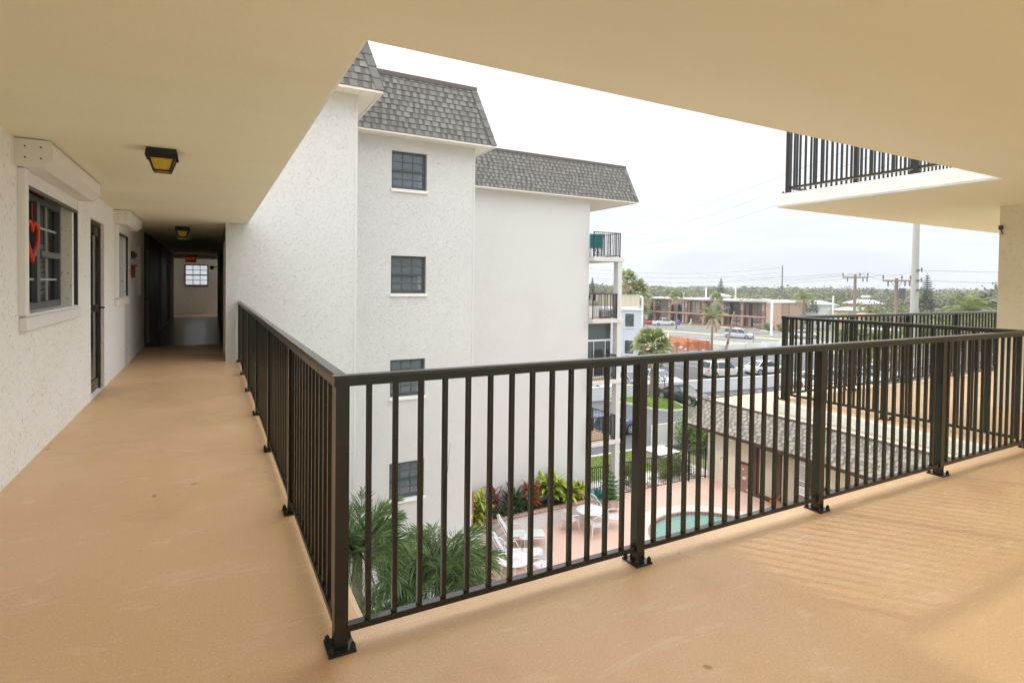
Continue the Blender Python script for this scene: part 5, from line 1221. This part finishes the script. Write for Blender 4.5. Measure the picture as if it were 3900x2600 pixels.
lo_ = [(.8,1.9,'glass_dark'),(1.9,4.5,'glass_dark'),(4.5,5.2,'shop_white'),(5.9,10.1,'glass_dark'),(10.8,15.2,'glass_dark'),(15.9,20.0,'shop_grey'),(20.8,25.0,'glass_dark'),(25.7,26.6,'glass_dark'),(26.6,29.7,'shop_white'),(30.4,33.8,'glass_dark')]
for z0, z1, ls_ in ((2.82,5.7,up_),(.24,2.40,lo_)):
    for s0, s1, m in ls_:
        w_ = bb('shop_window', m, bs, [(s0+.04,s1-.04,-2.35,-2.28,z0,z1)]); bb('frame', 'black_rubber', w_, [(s0-.03,s0+.035,-2.35,-2.24,z0,z1),(s0+.035,s1-.035,-2.35,-2.25,z1-.08,z1)])
    bb('lintel', 'shop_tan', bs, [(0,LS,-2.34,-2.22,z1+.005,z1+.04)])
sn = bb('shop_sign', 'black_rubber', bs, [(30.3,33.9,.02,.08,4.95,5.75)])
text('sign_letters', 'PRIMERICA', .62, 'white_paint', (0,0,0), (0,0,0), None, .01, squeeze=.92); tl = bpy.data.objects['sign_letters']; tl.parent = sn; tl.location = (32.1,.10,5.36); tl.rotation_euler = (pi/2,0,pi)
for s0 in (1.9,2.95,6.9,8.15):   # white notices with a little house mark in the lower windows
    pz = bb('notice', 'white_paint', bs, [(s0,s0+.98,-2.21,-2.19,1.45,2.25),(s0,s0+.98,-2.21,-2.19,.35,1.15)])
    a = MB(); a.prism([(s0+.1,1.75),(s0+.1,1.98),(s0+.25,2.14),(s0+.40,1.98),(s0+.40,1.75),(s0+.30,1.75),(s0+.30,1.9),(s0+.2,1.9),(s0+.2,1.75)], -2.18, -2.17, 'y'); a.box(s0+.55,s0+.63,-2.18,-2.17,1.75,2.12); a.box(s0+.63,s0+.88,-2.18,-2.17,1.75,1.84); a.box(s0+.1,s0+.88,-2.18,-2.17,1.56,1.62)
    for j in range(3): a.box(s0+.12,s0+.8,-2.18,-2.17,.95-.2*j,1.0-.2*j)
    a.build('notice_marks', 'black_rubber', pz, local=True)
leafy('shrub', 'round shrub left of the white lamp post at the brick end of the shops', (107.6,81.2,-8), 1.7,1.4,1.7, 1200, 'leaf_hedge', .3, 61, group='shrubs at the brick end')
leafy('shrub', 'round shrub right of the white lamp post at the brick end of the shops', (109.2,78.2,-8), 1.6,1.4,1.5, 1200, 'leaf_hedge', .3, 62, group='shrubs at the brick end')
for i, (x, y) in enumerate(((104.6,94.5),(105.4,91.2),(106.2,88.0),(105.6,80.5))):
    a = MB(); a.cbox(x-.12,x+.12,y-.9,y+.9,-7.99,-7.84,.03); tag(a.build('wheel_stop', 'white_paint'), ('white concrete wheel stop nearest the white pickup','white concrete wheel stop second from the pickup','white concrete wheel stop third from the pickup','white concrete wheel stop before the dark green shrub')[i], 'wheel stop', 'wheel stops before the shops')
t = thing('recycling_bin', 'blue bin on the pavement at the front of the white pickup', 'bin', (101.4,101.6,-8)); mat('bin_blue', (.06,.10,.45), .5)
a = MB(); a.lathe([(.42,0),(.5,.9),(.5,.95),(.3,1.15),(0,1.2)], (101.4,101.6,-8), 12); a.build('body', 'bin_blue', t, smooth=True)
t = thing('deck_chair', 'pale reclined chair on the shop pavement right of the palm trunk', 'chair', (104.6,100.6,-8)); a = MB(); a.obox((104.6,100.6,-7.2),.7,.1,1.2,.3,M=Matrix.Rotation(.4,3,'Z') @ Matrix.Rotation(.4,3,'Y')); a.obox((104.3,100.4,-7.6),.8,.7,.08); a.box(104.0,104.06,100.1,100.7,-8,-7.62); a.box(104.6,104.66,100.1,100.7,-8,-7.62); a.build('frame', 'cream_panel', t)
# ================================================================== fan palms, coconut, far trees
def fan(mb, base, az, el, pet, r, rnd, droop, nseg=14, spread=1.9, st=None, t0=0., t1=1.):
    d = Vector((cos(az)*cos(el), sin(az)*cos(el), sin(el))); s = d.cross(Vector((0,0,1)))
    s = s.normalized() if s.length > .05 else Vector((-sin(az),cos(az),0)); u = s.cross(d)
    b = Vector(base); h = b + d*pet + Vector((0,0,-droop*pet*.25))
    if st: st.tube([b, b + d*pet*.6, h], .025, 4, .012)
    for k in range(nseg):
        a = (k/(nseg-1)-.5)*2*spread; v = (d*cos(a) + s*sin(a) + u*.15*cos(a)).normalized(); l = r*(.75+.25*cos(a*.7))*(.85+.3*rnd.random())
        w = r*.075; q = v.cross(u).normalized()*w; m = h + v*l*.6 + Vector((0,0,-droop*l*.12)); e_ = h + v*l + Vector((0,0,-droop*l*(.35+.5*rnd.random())))
        mb.tint = t0+(t1-t0)*rnd.random(); mb.face([h, m-q, m+q]); mb.face([m-q, e_, m+q])
def fan_palm(label, x, y, zb, zc, n, r, seed, dead=.4, trunk=.2, group=None, m='leaf_sabal', name='fan_palm', nseg=14):
    rnd = random.Random(seed); t = thing(name, label, 'palm', (x,y,zb), 0, group); g, d, st = MB(), MB(), MB(); nd = int(n*dead)
    for k in range(n):
        az = k*2.39996+rnd.random()*.4; el = 1.35-1.6*((k+.5)/n)**.9; fan(g, (x,y,zc+.12*rnd.random()*r), az, el, r*.55*(.8+.4*rnd.random()), r*.62, rnd, .5+.5*rnd.random(), nseg, st=st)
    for k in range(nd):
        az = k*2.4+rnd.random(); el = -.25-.7*rnd.random(); fan(d, (x,y,zc-.05*r), az, el, r*.40, r*.5, rnd, .9+.5*rnd.random(), max(8,nseg-4), 1.2)
    g.build('crown', m, t); st.build('leaf_stalks', 'stem_green', t)
    if nd: d.build('dead_fronds', 'frond_dead', t)
    a = MB(); a.tube([(x,y,zb),(x+.08,y,zb+(zc-zb)*.5),(x,y,zc)], [trunk*1.15,trunk*.9,trunk], 10); a.build('trunk', 'trunk_grey', t)
    return t
fan_palm('sabal palm with a shaggy pale crown on the near grass island', 32.95,35.9,-7.9,-3.5, 32, 1.8, 71, .9, .22, nseg=18)
G_ = 'fan palms beyond the car park'
fan_palm('tallest fan palm, rising beside the balcony column above the blue house', 44.9,53.7,-8,2.1, 26, 1.55, 72, .8, .2, G_)
fan_palm('bushy pale fan palm above the beige parapet of the blue house', 45.9,53.0,-8,.75, 28, 1.7, 73, 1.0, .2, G_)
fan_palm('fan palm between the blue house and the left end of the shops', 59.3,66.9,-8,-.4, 26, 1.6, 74, .9, .2, G_)
fan_palm('lower fan palm beside the shops left end with hanging fronds', 59.3,66.9,-8,-2.6, 18, 1.0, 75, .9, .2, G_)
fan_palm('slim palm before the shops, standing over the white pickup', 90.1,90.9,-8,-.75, 26, 1.9, 76, .5, .17, G_)
fan_palm('palm behind the drooping coconut palm at the shops', 92.5,82.0,-8,-.9, 24, 1.7, 77, .6, .17, G_)
for i, (x, y, zc, s) in enumerate(((60.4,35.4,-3.9,1.7),(61.0,34.4+.2,-4.1,1.8),(61.5,33.5-.6,-4.2,1.7),(62.3,31.8,-4.5,1.6))):
    fan_palm(('pale leafy palm behind the left end of the far railing','bright leafy palm second behind the far railing','bright leafy palm third behind the far railing','smaller palm fourth behind the far railing')[i], x, y, -8, zc, 30, s, 80+i, .8, .2, 'palms behind the far railing')
feather_palm('coconut palm with drooping brown dead fronds beside the leaning pole', 65.8,59.1,-3.2,-8, 15, 2.6, 91, .16, 26, .75, .03, 1.2, None, 'coconut_palm', 9, 'leaf_sabal', [[(67.5,58.3,-2.2),(69.4,57.2,-1.2)]], (.1,0), .2)
feather_palm('palm with arching fronds rising behind the brick end of the shops', 114.5,77.5,-.8,-8, 20, 3.0, 92, .2, 24, .9, .045, 1.6, None, 'coconut_palm', 6, 'leaf_sabal')
feather_palm('broad green palm standing highest at the right edge of the trees', 64.8,26.6,-.9,-8, 26, 2.8, 93, .2, 26, .9, .04, 1.5, None, 'coconut_palm', 5, 'leaf_sabal')
leaf_mat('leaf_far', (.10,.115,.07), (.20,.205,.14), .8, .1); leaf_mat('leaf_far2', (.13,.165,.06), (.26,.28,.13), .8, .1); leaf_mat('leaf_fir', (.05,.085,.05), (.10,.15,.08), .8, .05)
for x, y, z0, z1, r, lab, sd in ((143,125.2,-8,4.6,2.6,'tall dark tiered pine above the middle of the shops',1),(135.8,63.6,-8,5.0,2.9,'tall tiered pine right of the thick grey pole',2),(89.2,120.6,-8,3.8,1.7,'tiered pine seen through the balcony opening',3)):
    t = thing('tiered_pine', lab, 'tree', (x,y,z0), 0, 'tall tiered pines'); pine(t, x, y, z0, z1, r, 100+sd, 'leaf_fir', 26, .18, .30, 9, 8, .15)
def crown(mb, x, y, z, rx, rz, n, ls, rnd, t0=0.):
    cl = [(rnd.gauss(0,.45), rnd.gauss(0,.45), rnd.random(), .3+.3*rnd.random()) for _ in range(9)]
    for k in range(n):
        q = cl[k%9]; a = rnd.random()*6.28; e_ = rnd.uniform(-.6,1); rr = q[3]*rnd.random()**.35
        p = Vector((x+(q[0]+rr*cos(a))*rx, y+(q[1]+rr*sin(a))*rx, z+(q[2]*.75+rr*e_*.8)*rz))
        d = Vector((rnd.uniform(-1,1),rnd.uniform(-1,1),rnd.uniform(-.5,.9))).normalized(); s = d.cross(Vector((rnd.uniform(-1,1),rnd.uniform(-1,1),rnd.uniform(-1,1)))).normalized(); w = ls*(.6+.8*rnd.random())
        mb.tint = min(1, max(0, t0+rnd.random()*.8)); mb.face([p-d*w*.5, p+s*w*.35, p+d*w*.5, p-s*w*.35])
# far wood, one mass reaching the horizon
rnd = random.Random(77); fw = MB(); fw2 = MB()
HOUSES = [(148,83.3,10),(128.7,77,9),(113,98.5,5)]
for k in range(900):
    r = 150+470*rnd.random()**1.3; az = radians(rnd.uniform(31,74)); x, y = r*sin(az), r*cos(az)
    if any((x-h[0])**2+(y-h[1])**2 < h[2]**2 for h in HOUSES): continue
    near = r < 260; top = rnd.uniform(-3.2,.6) if near else rnd.uniform(-1.5,1.2)+ (r-260)*.0030 + (1.6 if rnd.random() < .08 else 0)
    hh = rnd.uniform(4,6.5); sz = rnd.uniform(3.2,5.5)*(1 if near else 1.7)
    mb = fw if rnd.random() < .72 else fw2
    crown(mb, x, y, top-hh*.75, sz, hh*.8, 300 if near else 110, .55 if near else 1.3, rnd, rnd.uniform(-.15,.35))
tag(fw.build('far_wood', 'leaf_far'), kind='stuff'); tag(fw2.build('far_wood', 'leaf_far2'), kind='stuff')
# nearer single trees
TR = [(124,108,-.9,3.6,'olive round tree behind the left part of the shops roof'),(118,112,-1.2,3.4,'pale olive tree behind the shops roof, next to the left white post'),(128,97,-1.3,3.5,'yellow green tree behind the middle of the shops roof'),(126,84,-1.6,3.2,'low olive tree behind the right part of the shops roof'),
      (122,66,-2.0,4.2,'broad green tree left of the wooden utility pole'),(112,57,-2.6,4.2,'round green tree right of the wooden utility pole'),(104,50,-2.4,4.4,'round green tree at the foot of the shorter utility pole'),(96,44,-2.8,3.6,'dark green tree beside the thick grey pole'),
      (88,37,-1.0,4.6,'bright green tree right of the thick grey pole'),(80,32,-1.6,4.2,'bright green tree before the tan wall edge'),(95,35.5,1.2,7.0,'tall grey green tree mass at the right edge'),(110,44,.2,7.,'grey bare looking tree behind the thick grey pole')]
for i, (x, y, top, r, lab) in enumerate(TR):
    rnd = random.Random(200+i); t = thing('leafy_tree', lab, 'tree', (x,y,-8), 0, 'trees beyond the street'); mb = MB(); hh = min(top+8, r*1.25)
    crown(mb, x, y, top-hh*.72, r, hh*.8, int(150*r*r), .45, rnd, -.1+.3*rnd.random()); mb.build('crown', ('leaf_far2','leaf_far')[i in (1,3,10,11)], t)
    a = MB(); a.tube([(x,y,-8),(x+.2,y,top-hh*.7)], .25, 7, .15)
    for j in range(4): b = rnd.random()*6.28; a.tube([(x+.1,y,top-hh*.85),(x+r*.45*cos(b),y+r*.45*sin(b),top-hh*.3)], .1, 5, .03)
    a.build('trunk', 'trunk_grey', t)
# houses among the trees
def house(label, c, rz, w, d, h, wall, roof, two=False, hip=.9):
    t = thing('house', label, 'house', (c[0],c[1],-8), rz, 'houses among the trees')
    bb('wall', wall, t, [(-w/2,w/2,-d/2,d/2,0,h)]); e_ = .5
    a = MB(); a.mesh([(-w/2-e_,-d/2-e_,h+.002),(w/2+e_,-d/2-e_,h+.002),(w/2+e_,d/2+e_,h+.002),(-w/2-e_,d/2+e_,h+.002),(-w/2+d*.3,0,h+hip),(w/2-d*.3,0,h+hip)], [(0,1,5,4),(2,3,4,5),(1,2,5),(3,0,4),(3,2,1,0)]); a.build('roof', roof, t, local=True)
    for z in ([.9] if not two else [.9,3.6]):
        for k in range(int(w/2.4)):
            x = -w/2+1.2+k*2.4; w_ = bb('window', 'white_paint', t, [(x-.5,x+.5,-d/2-.05,-d/2-.005,z,z+1.3)]); bb('pane', 'glass_dark', w_, [(x-.42,x+.42,-d/2-.07,-d/2-.055,z+.08,z+1.22)])
    return t
mat('wall_salmon', (.62,.30,.22), .8); mat('wall_yellow', (.60,.53,.32), .8); mat('wall_peach', (.66,.42,.24), .8); mat('roof_grey', (.36,.38,.40), .8); mat('roof_white', (.62,.62,.60), .8)
FC = radians(-28)
house('salmon pink two storey house with a grey roof', (148,83.3), FC-.5, 9, 8, 5.6, 'wall_salmon', 'roof_grey', True, 1.1)
house('yellow bungalow with a pale grey roof left of the salmon house', (129,75.0), FC-.35, 8, 6, 4.5, 'wall_yellow', 'roof_grey', hip=.7)
house('white roofed house just behind the brick end of the shops', (127,84.5), FC-.3, 10, 8, 5.6, 'wall_white', 'roof_grey', hip=.9)
house('white house with a low pink roof before the salmon house', (119,66), FC-.5, 7, 6, 3.6, 'wall_white', 'wall_peach', hip=.8)
house('peach coloured low house right of the brick shops', (113,66), FC-.5, 5, 5, 3.0, 'wall_peach', 'wall_peach', hip=.2)
house('white house seen in the far right between the pickets', (112,38), FC-.8, 8, 7, 4, 'wall_white', 'roof_white', hip=1.4)
t = thing('roof_pavilion', 'little white pavilion with a hipped roof above the shops roofline', 'pavilion', (115,100.5,-8))
a = MB(); a.box(113.4,116.6,99,102,-8,-.95); a.build('wall', 'wall_pale_blue', t); a = MB(); a.mesh([(112.9,98.5,-.94),(117.1,98.5,-.94),(117.1,102.5,-.94),(112.9,102.5,-.94),(115,100.5,-.2)], [(0,1,4),(1,2,4),(2,3,4),(3,0,4),(3,2,1,0)]); a.build('roof', 'shop_white', t)
# street furniture: signs and kiosks seen between the far pickets
mat('sign_blue', (.05,.30,.55), .5); mat('awning_orange', (.75,.28,.04), .6); mat('awning_yellow', (.8,.58,.10), .6)
t = thing('beach_sign', 'white street sign with blue letters left of the wooden utility pole', 'sign', (102,63,-8)); a = MB(); a.bar((102.0,63,-8),(102.0,63,-4.7),.12,.12); a.build('post', 'grey_frame', t)
a = MB(); a.obox((102,63,-4.2),2.6,.12,1.1,radians(-58)); a.build('board', 'white_paint', t); text('letters', 'BEACH', .62, 'sign_blue', (102-.07*.85-.03,63-.07*.53-.03,-4.1), (pi/2,0,radians(-58)), t, .01)
t = thing('shop_front', 'yellow and white shop front behind the far railing', 'shop', (104,46,-8)); a = MB(); a.obox((104,47,-6.6),9,3,2.8,radians(-62)); a.build('wall', 'wall_white', t); a = MB(); a.obox((102.6,46.3,-6.9),8,.4,1.5,radians(-62)); a.build('yellow_panel', 'awning_yellow', t)
t = thing('shop_front', 'white kiosk with a blue band behind the far railing, left of the thick grey pole', 'shop', (92,50,-8)); a = MB(); a.obox((92,50,-6.4),6,3,3.2,radians(-60)); a.build('wall', 'wall_white', t); a = MB(); a.obox((90.6,49.2,-5.2),6.2,.4,.6,radians(-60)); a.build('blue_band', 'sign_blue', t)
t = thing('orange_barrier', 'orange striped barrier behind the far railing', 'barrier', (76,41,-8)); a = MB(); a.obox((76.4,40.6,-7.0),2.4,.3,1.3,radians(-60)); a.build('panel', 'awning_orange', t); a = MB(); a.obox((76.3,40.5,-7.8),2.4,.36,.3,radians(-60)); a.build('base', 'awning_yellow', t)
# ================================================================== poles and wires
mat('pole_wood', (.30,.235,.19), .9, var=(2,.6,(.22,.165,.13)), streak=(1,1,.2)); mat('pole_concrete', (.42,.41,.39), .8, var=(1.,.5,(.37,.36,.34))); mat('wire', (.22,.23,.25), .6); mat('insulator', (.16,.15,.15), .5)
bp = thing('steel_pole', 'thick grey tapered power pole cut off by the upper walkway', 'utility pole', (79.2,38.5,-8))
a = MB(); a.tube([(79.2,38.5,-8),(79.2,38.5,6),(79.2,38.5,24)], [.53,.39,.25], 20); a.build('shaft', 'pole_concrete', bp, smooth=True)
BPW = []
for z in (1.35,2.55,3.85,18.6,20.6,22.6):
    q = Vector((79.2,38.5,z)); r = Vector((.88,-.47,0)); a = MB(); a.tube([q+r*.3, q+r*.85+Vector((0,0,.12))], .06, 6, .035); a.tube([q+r*.85+Vector((0,0,.35)), q+r*.85+Vector((0,0,-.2))], .09, 7); a.build('insulator', 'insulator', bp); BPW.append(q+r*.88)
    a = MB(); a.box(q.x-.5,q.x+.1,q.y-.52,q.y-.38,z-.10,z+.10); a.build('clamp', 'grey_frame', bp)
def util(label, x, y, ztop, armw, zarm, rz, braces=True, lamp=False, group='wooden utility poles'):
    t = thing('utility_pole', label, 'utility pole', (x,y,-8), 0, group)
    a = MB(); a.tube([(x,y,-8),(x,y,ztop)], .16, 9, .115); a.build('shaft', 'pole_wood', t); r = Vector((cos(rz),sin(rz),0)); q = Vector((x,y,zarm)); n = Vector((-r.y,r.x,0))*-.14
    a = MB(); a.bar(q+n-r*armw/2, q+n+r*armw/2, .10,.13); ar = a.build('crossarm', 'pole_wood', t); ends = []
    for f in (-.48,-.02+.2,.48):
        p = q+n+r*armw*f+Vector((0,0,.065)); a = MB(); a.lathe([(.03,0),(.03,.12),(.07,.14),(.06,.3),(.02,.34)], p, 8); a.build('insulator', 'insulator', ar); ends.append(p+Vector((0,0,.32)))
    for f in (-.3,.3,.46): p = q+n+r*armw*f-Vector((0,0,.06)); a = MB(); a.tube([p, p-Vector((0,0,.35))], .06, 7, .045); a.build('cutout', 'insulator', ar)
    if braces:
        a = MB()
        for s in (-1,1): a.bar(q+n+r*armw*.22*s, q+n*.8+Vector((0,0,-.65)), .03,.03)
        a.build('brace', 'grey_frame', t)
    if lamp:
        a = MB(); a.tube([(x,y,zarm-2.2),(x-r.x*.9,y-r.y*.9,zarm-1.6),(x-r.x*1.7,y-r.y*1.7,zarm-1.35)], .035, 6); lm = a.build('lamp_arm', 'grey_frame', t); a = MB(); a.obox((x-r.x*1.95,y-r.y*1.95,zarm-1.22),.62,.26,.16,rz); a.build('lamp_head', 'white_paint', lm)
        a = MB(); a.lathe([(.2,0),(.22,.05),(.22,.75),(.2,.8)], (x+r.x*.38,y+r.y*.38,zarm-1.35), 12); a.build('transformer', 'grey_frame', t)
    return ends
rzc = radians(-60)
EA = util('tall wooden utility pole with a wide crossarm, left of the thick grey pole', 51.88,30.15,2.72,2.0,2.45,rzc,False); EB = util('shorter wooden utility pole with a lamp and braced crossarm beside the thick grey pole', 45.37,23.3,2.25,1.75,2.05,rzc,True,True)
tp = thing('thin_pole', 'tall thin pole standing behind the right part of the shops', 'utility pole', (137.7,99.7,-8)); a = MB(); a.tube([(137.7,99.7,-8),(137.7,99.7,7.5)], .2, 8, .13); a.build('shaft', 'grey_frame', tp)
tp2 = thing('thin_pole', 'tall thin pole seen through the balcony opening beside the tiered pine', 'utility pole', (92.6,128,-8)); a = MB(); a.tube([(92.6,128,-8),(92.6,128,6.8)], .17, 8, .11); a.build('shaft', 'grey_frame', tp2)
for x, y, z, lab in ((110.5,101.4,1.3,'white street light post behind the shops, left of the tiered pine'),(115.1,96.2,1.5,'white street light post behind the shops, right of the tiered pine'),(106.8,105.4,-.15,'short white post behind the left part of the shops roof'),(119.4,74.0,-.2,'white post beyond the brick end of the shops')):
    t = thing('light_post', lab, 'street light', (x,y,-8), 0, 'white light posts'); a = MB(); a.bar((x,y,-8),(x,y,z),.24,.24); a.build('post', 'white_paint', t); a = MB(); a.bar((x-.05,y,z-.7),(x-1.3,y+.7,z-.65),.09,.07); a.build('arm', 'white_paint', t)
t = thing('light_post', 'square white street light with a long arm before the brick end of the shops', 'street light', (96.8,72.2,-8), 0, 'white light posts'); a = MB(); a.bar((96.8,72.2,-8),(96.8,72.2,-1.15),.34,.34); a.build('post', 'white_paint', t); a = MB(); a.bar((96.7,72.3,-1.25),(93.5,76.0,-1.1),.10,.10); a.build('arm', 'grey_frame', t); a = MB(); a.obox((93.1,76.4,-1.12),.8,.3,.16,radians(130)); a.build('lamp_head', 'grey_frame', t)
t = thing('leaning_pole', 'grey wooden pole leaning right beside the coconut palm', 'pole', (68.3,58.6,-8)); a = MB(); a.tube([(68.3,58.6,-8),(69.1,57.9,-2.3)], .17, 9, .13); a.build('shaft', 'pole_wood', t)
a = MB(); a.obox((68.4,58.35,-6.9),.25,.2,.5); a.build('meter_box', 'grey_frame', t)
t = thing('street_sign', 'back of a grey diamond street sign at the roadside before the minivan', 'sign', (75.9,59.8,-8)); a = MB(); a.bar((75.9,59.8,-8),(75.9,59.8,-4.95),.06,.06); a.build('post', 'grey_frame', t)
a = MB(); M_ = Matrix.Rotation(radians(-55),3,'Z') @ Matrix.Rotation(radians(45),3,'Y'); a.obox((75.88,59.7,-5.4),.72,.02,.72,M=M_); a.build('plate', 'alloy', t)
t = thing('light_post', 'white post standing up behind the far railing, right of the thick grey pole', 'street light', (80.5,33.0,-8), 0, 'white light posts'); a = MB(); a.tube([(80.5,33.0,-8),(80.5,33.0,-.75)], .19, 10, .16); a.build('post', 'white_paint', t)
t = thing('lamp_post', 'white globe lamp on a thin post standing on the near side of the white wall', 'lamp', (33.9,35.4,-8)); a = MB(); a.tube([(33.9,35.4,-8),(33.9,35.4,-6.5)], .03, 7); a.build('post', 'black_rubber', t); a = MB(); a.lathe([(0,0),(.1,.03),(.16,.12),(.17,.2),(.1,.33),(0,.36)], (33.9,35.4,-6.5), 12); a.build('globe', 'plastic_white', t, smooth=True)
WN = 0
def wire(p, q, sag, lab, r=.016, n=14):
    p, q = Vector(p), Vector(q); a = MB(); a.tube([p+(q-p)*(i/n)+Vector((0,0,-4*sag*(i/n)*(1-i/n))) for i in range(n+1)], r, 4); return tag(a.build('power_line', 'wire'), lab, 'power line', 'overhead power lines')
def pt(px, py, d):
    """where a wire hung d metres away passes"""
    v = F + R2*((px-1176)/FPX) - U2*((py-679.6)/FPX); k = d/sqrt(v.x*v.x+v.y*v.y); return (v.x*k, v.y*k, 1.43+v.z*k)
NAMES = ('highest', 'second', 'third', 'lowest')
for i, (zt, ly) in enumerate(((22.6,534),(20.6,556),(18.6,578))):
    q = pt(1395, ly, 210); wire((79.0,38.6,zt), q, 1.5+.2*i, f'{NAMES[i]} of the three long wires rising towards the upper walkway', .024, 24)
for i, (zz_, qy) in enumerate(((6.9,628),(5.7,638.5),(4.4,650))):
    wire((137.7,99.7,zz_), (92.6,128,6.2-1.25*i), 1.6, f'{NAMES[i]} of the three sagging wires left of the tall thin pole', .03)
    wire((92.6,128,6.2-1.25*i), (40,180,7-1.25*i), 1.5, f'{NAMES[i]} of the three wires behind the balcony opening', .03)
for i in range(3): wire(BPW[2-i], (84.0+11,-6.0,2.9-1.15*i), .25, f'{NAMES[i]} of the three wires running right from the thick grey pole', .022)
for i, (e_, f_) in enumerate(zip(EA, ((120,117,6.2),(121,116,5.2),(122,115,4.2)))): wire(e_, f_, 1.2, f'{NAMES[i]} long wire from the tall wooden pole towards the left horizon', .018, 20)
for i in range(2): wire((79.0,38.9,3.6-1.4*i), EA[2-i], .3, f'{NAMES[i]} wire between the tall wooden pole and the thick grey pole', .016)
wire(EB[0], (50,60,.9), .3, 'wire dropping left from the shorter wooden pole behind the taller pole', .012)

# ================================================================== air
hz = MB(); hz.box(-1000, 2700, -400, 2300, -9.2, 26)
m = bpy.data.materials.new('haze_air'); m.use_nodes = True; m.node_tree.nodes.clear()
o_ = m.node_tree.nodes.new('ShaderNodeOutputMaterial'); v_ = m.node_tree.nodes.new('ShaderNodeVolumePrincipled')
v_.inputs['Color'].default_value = (.86,.90,.95,1); v_.inputs['Density'].default_value = .0006; v_.inputs['Anisotropy'].default_value = .3
m.node_tree.links.new(v_.outputs[0], o_.inputs['Volume']); MATS['haze_air'] = m
tag(hz.build('haze', 'haze_air'), kind='stuff')
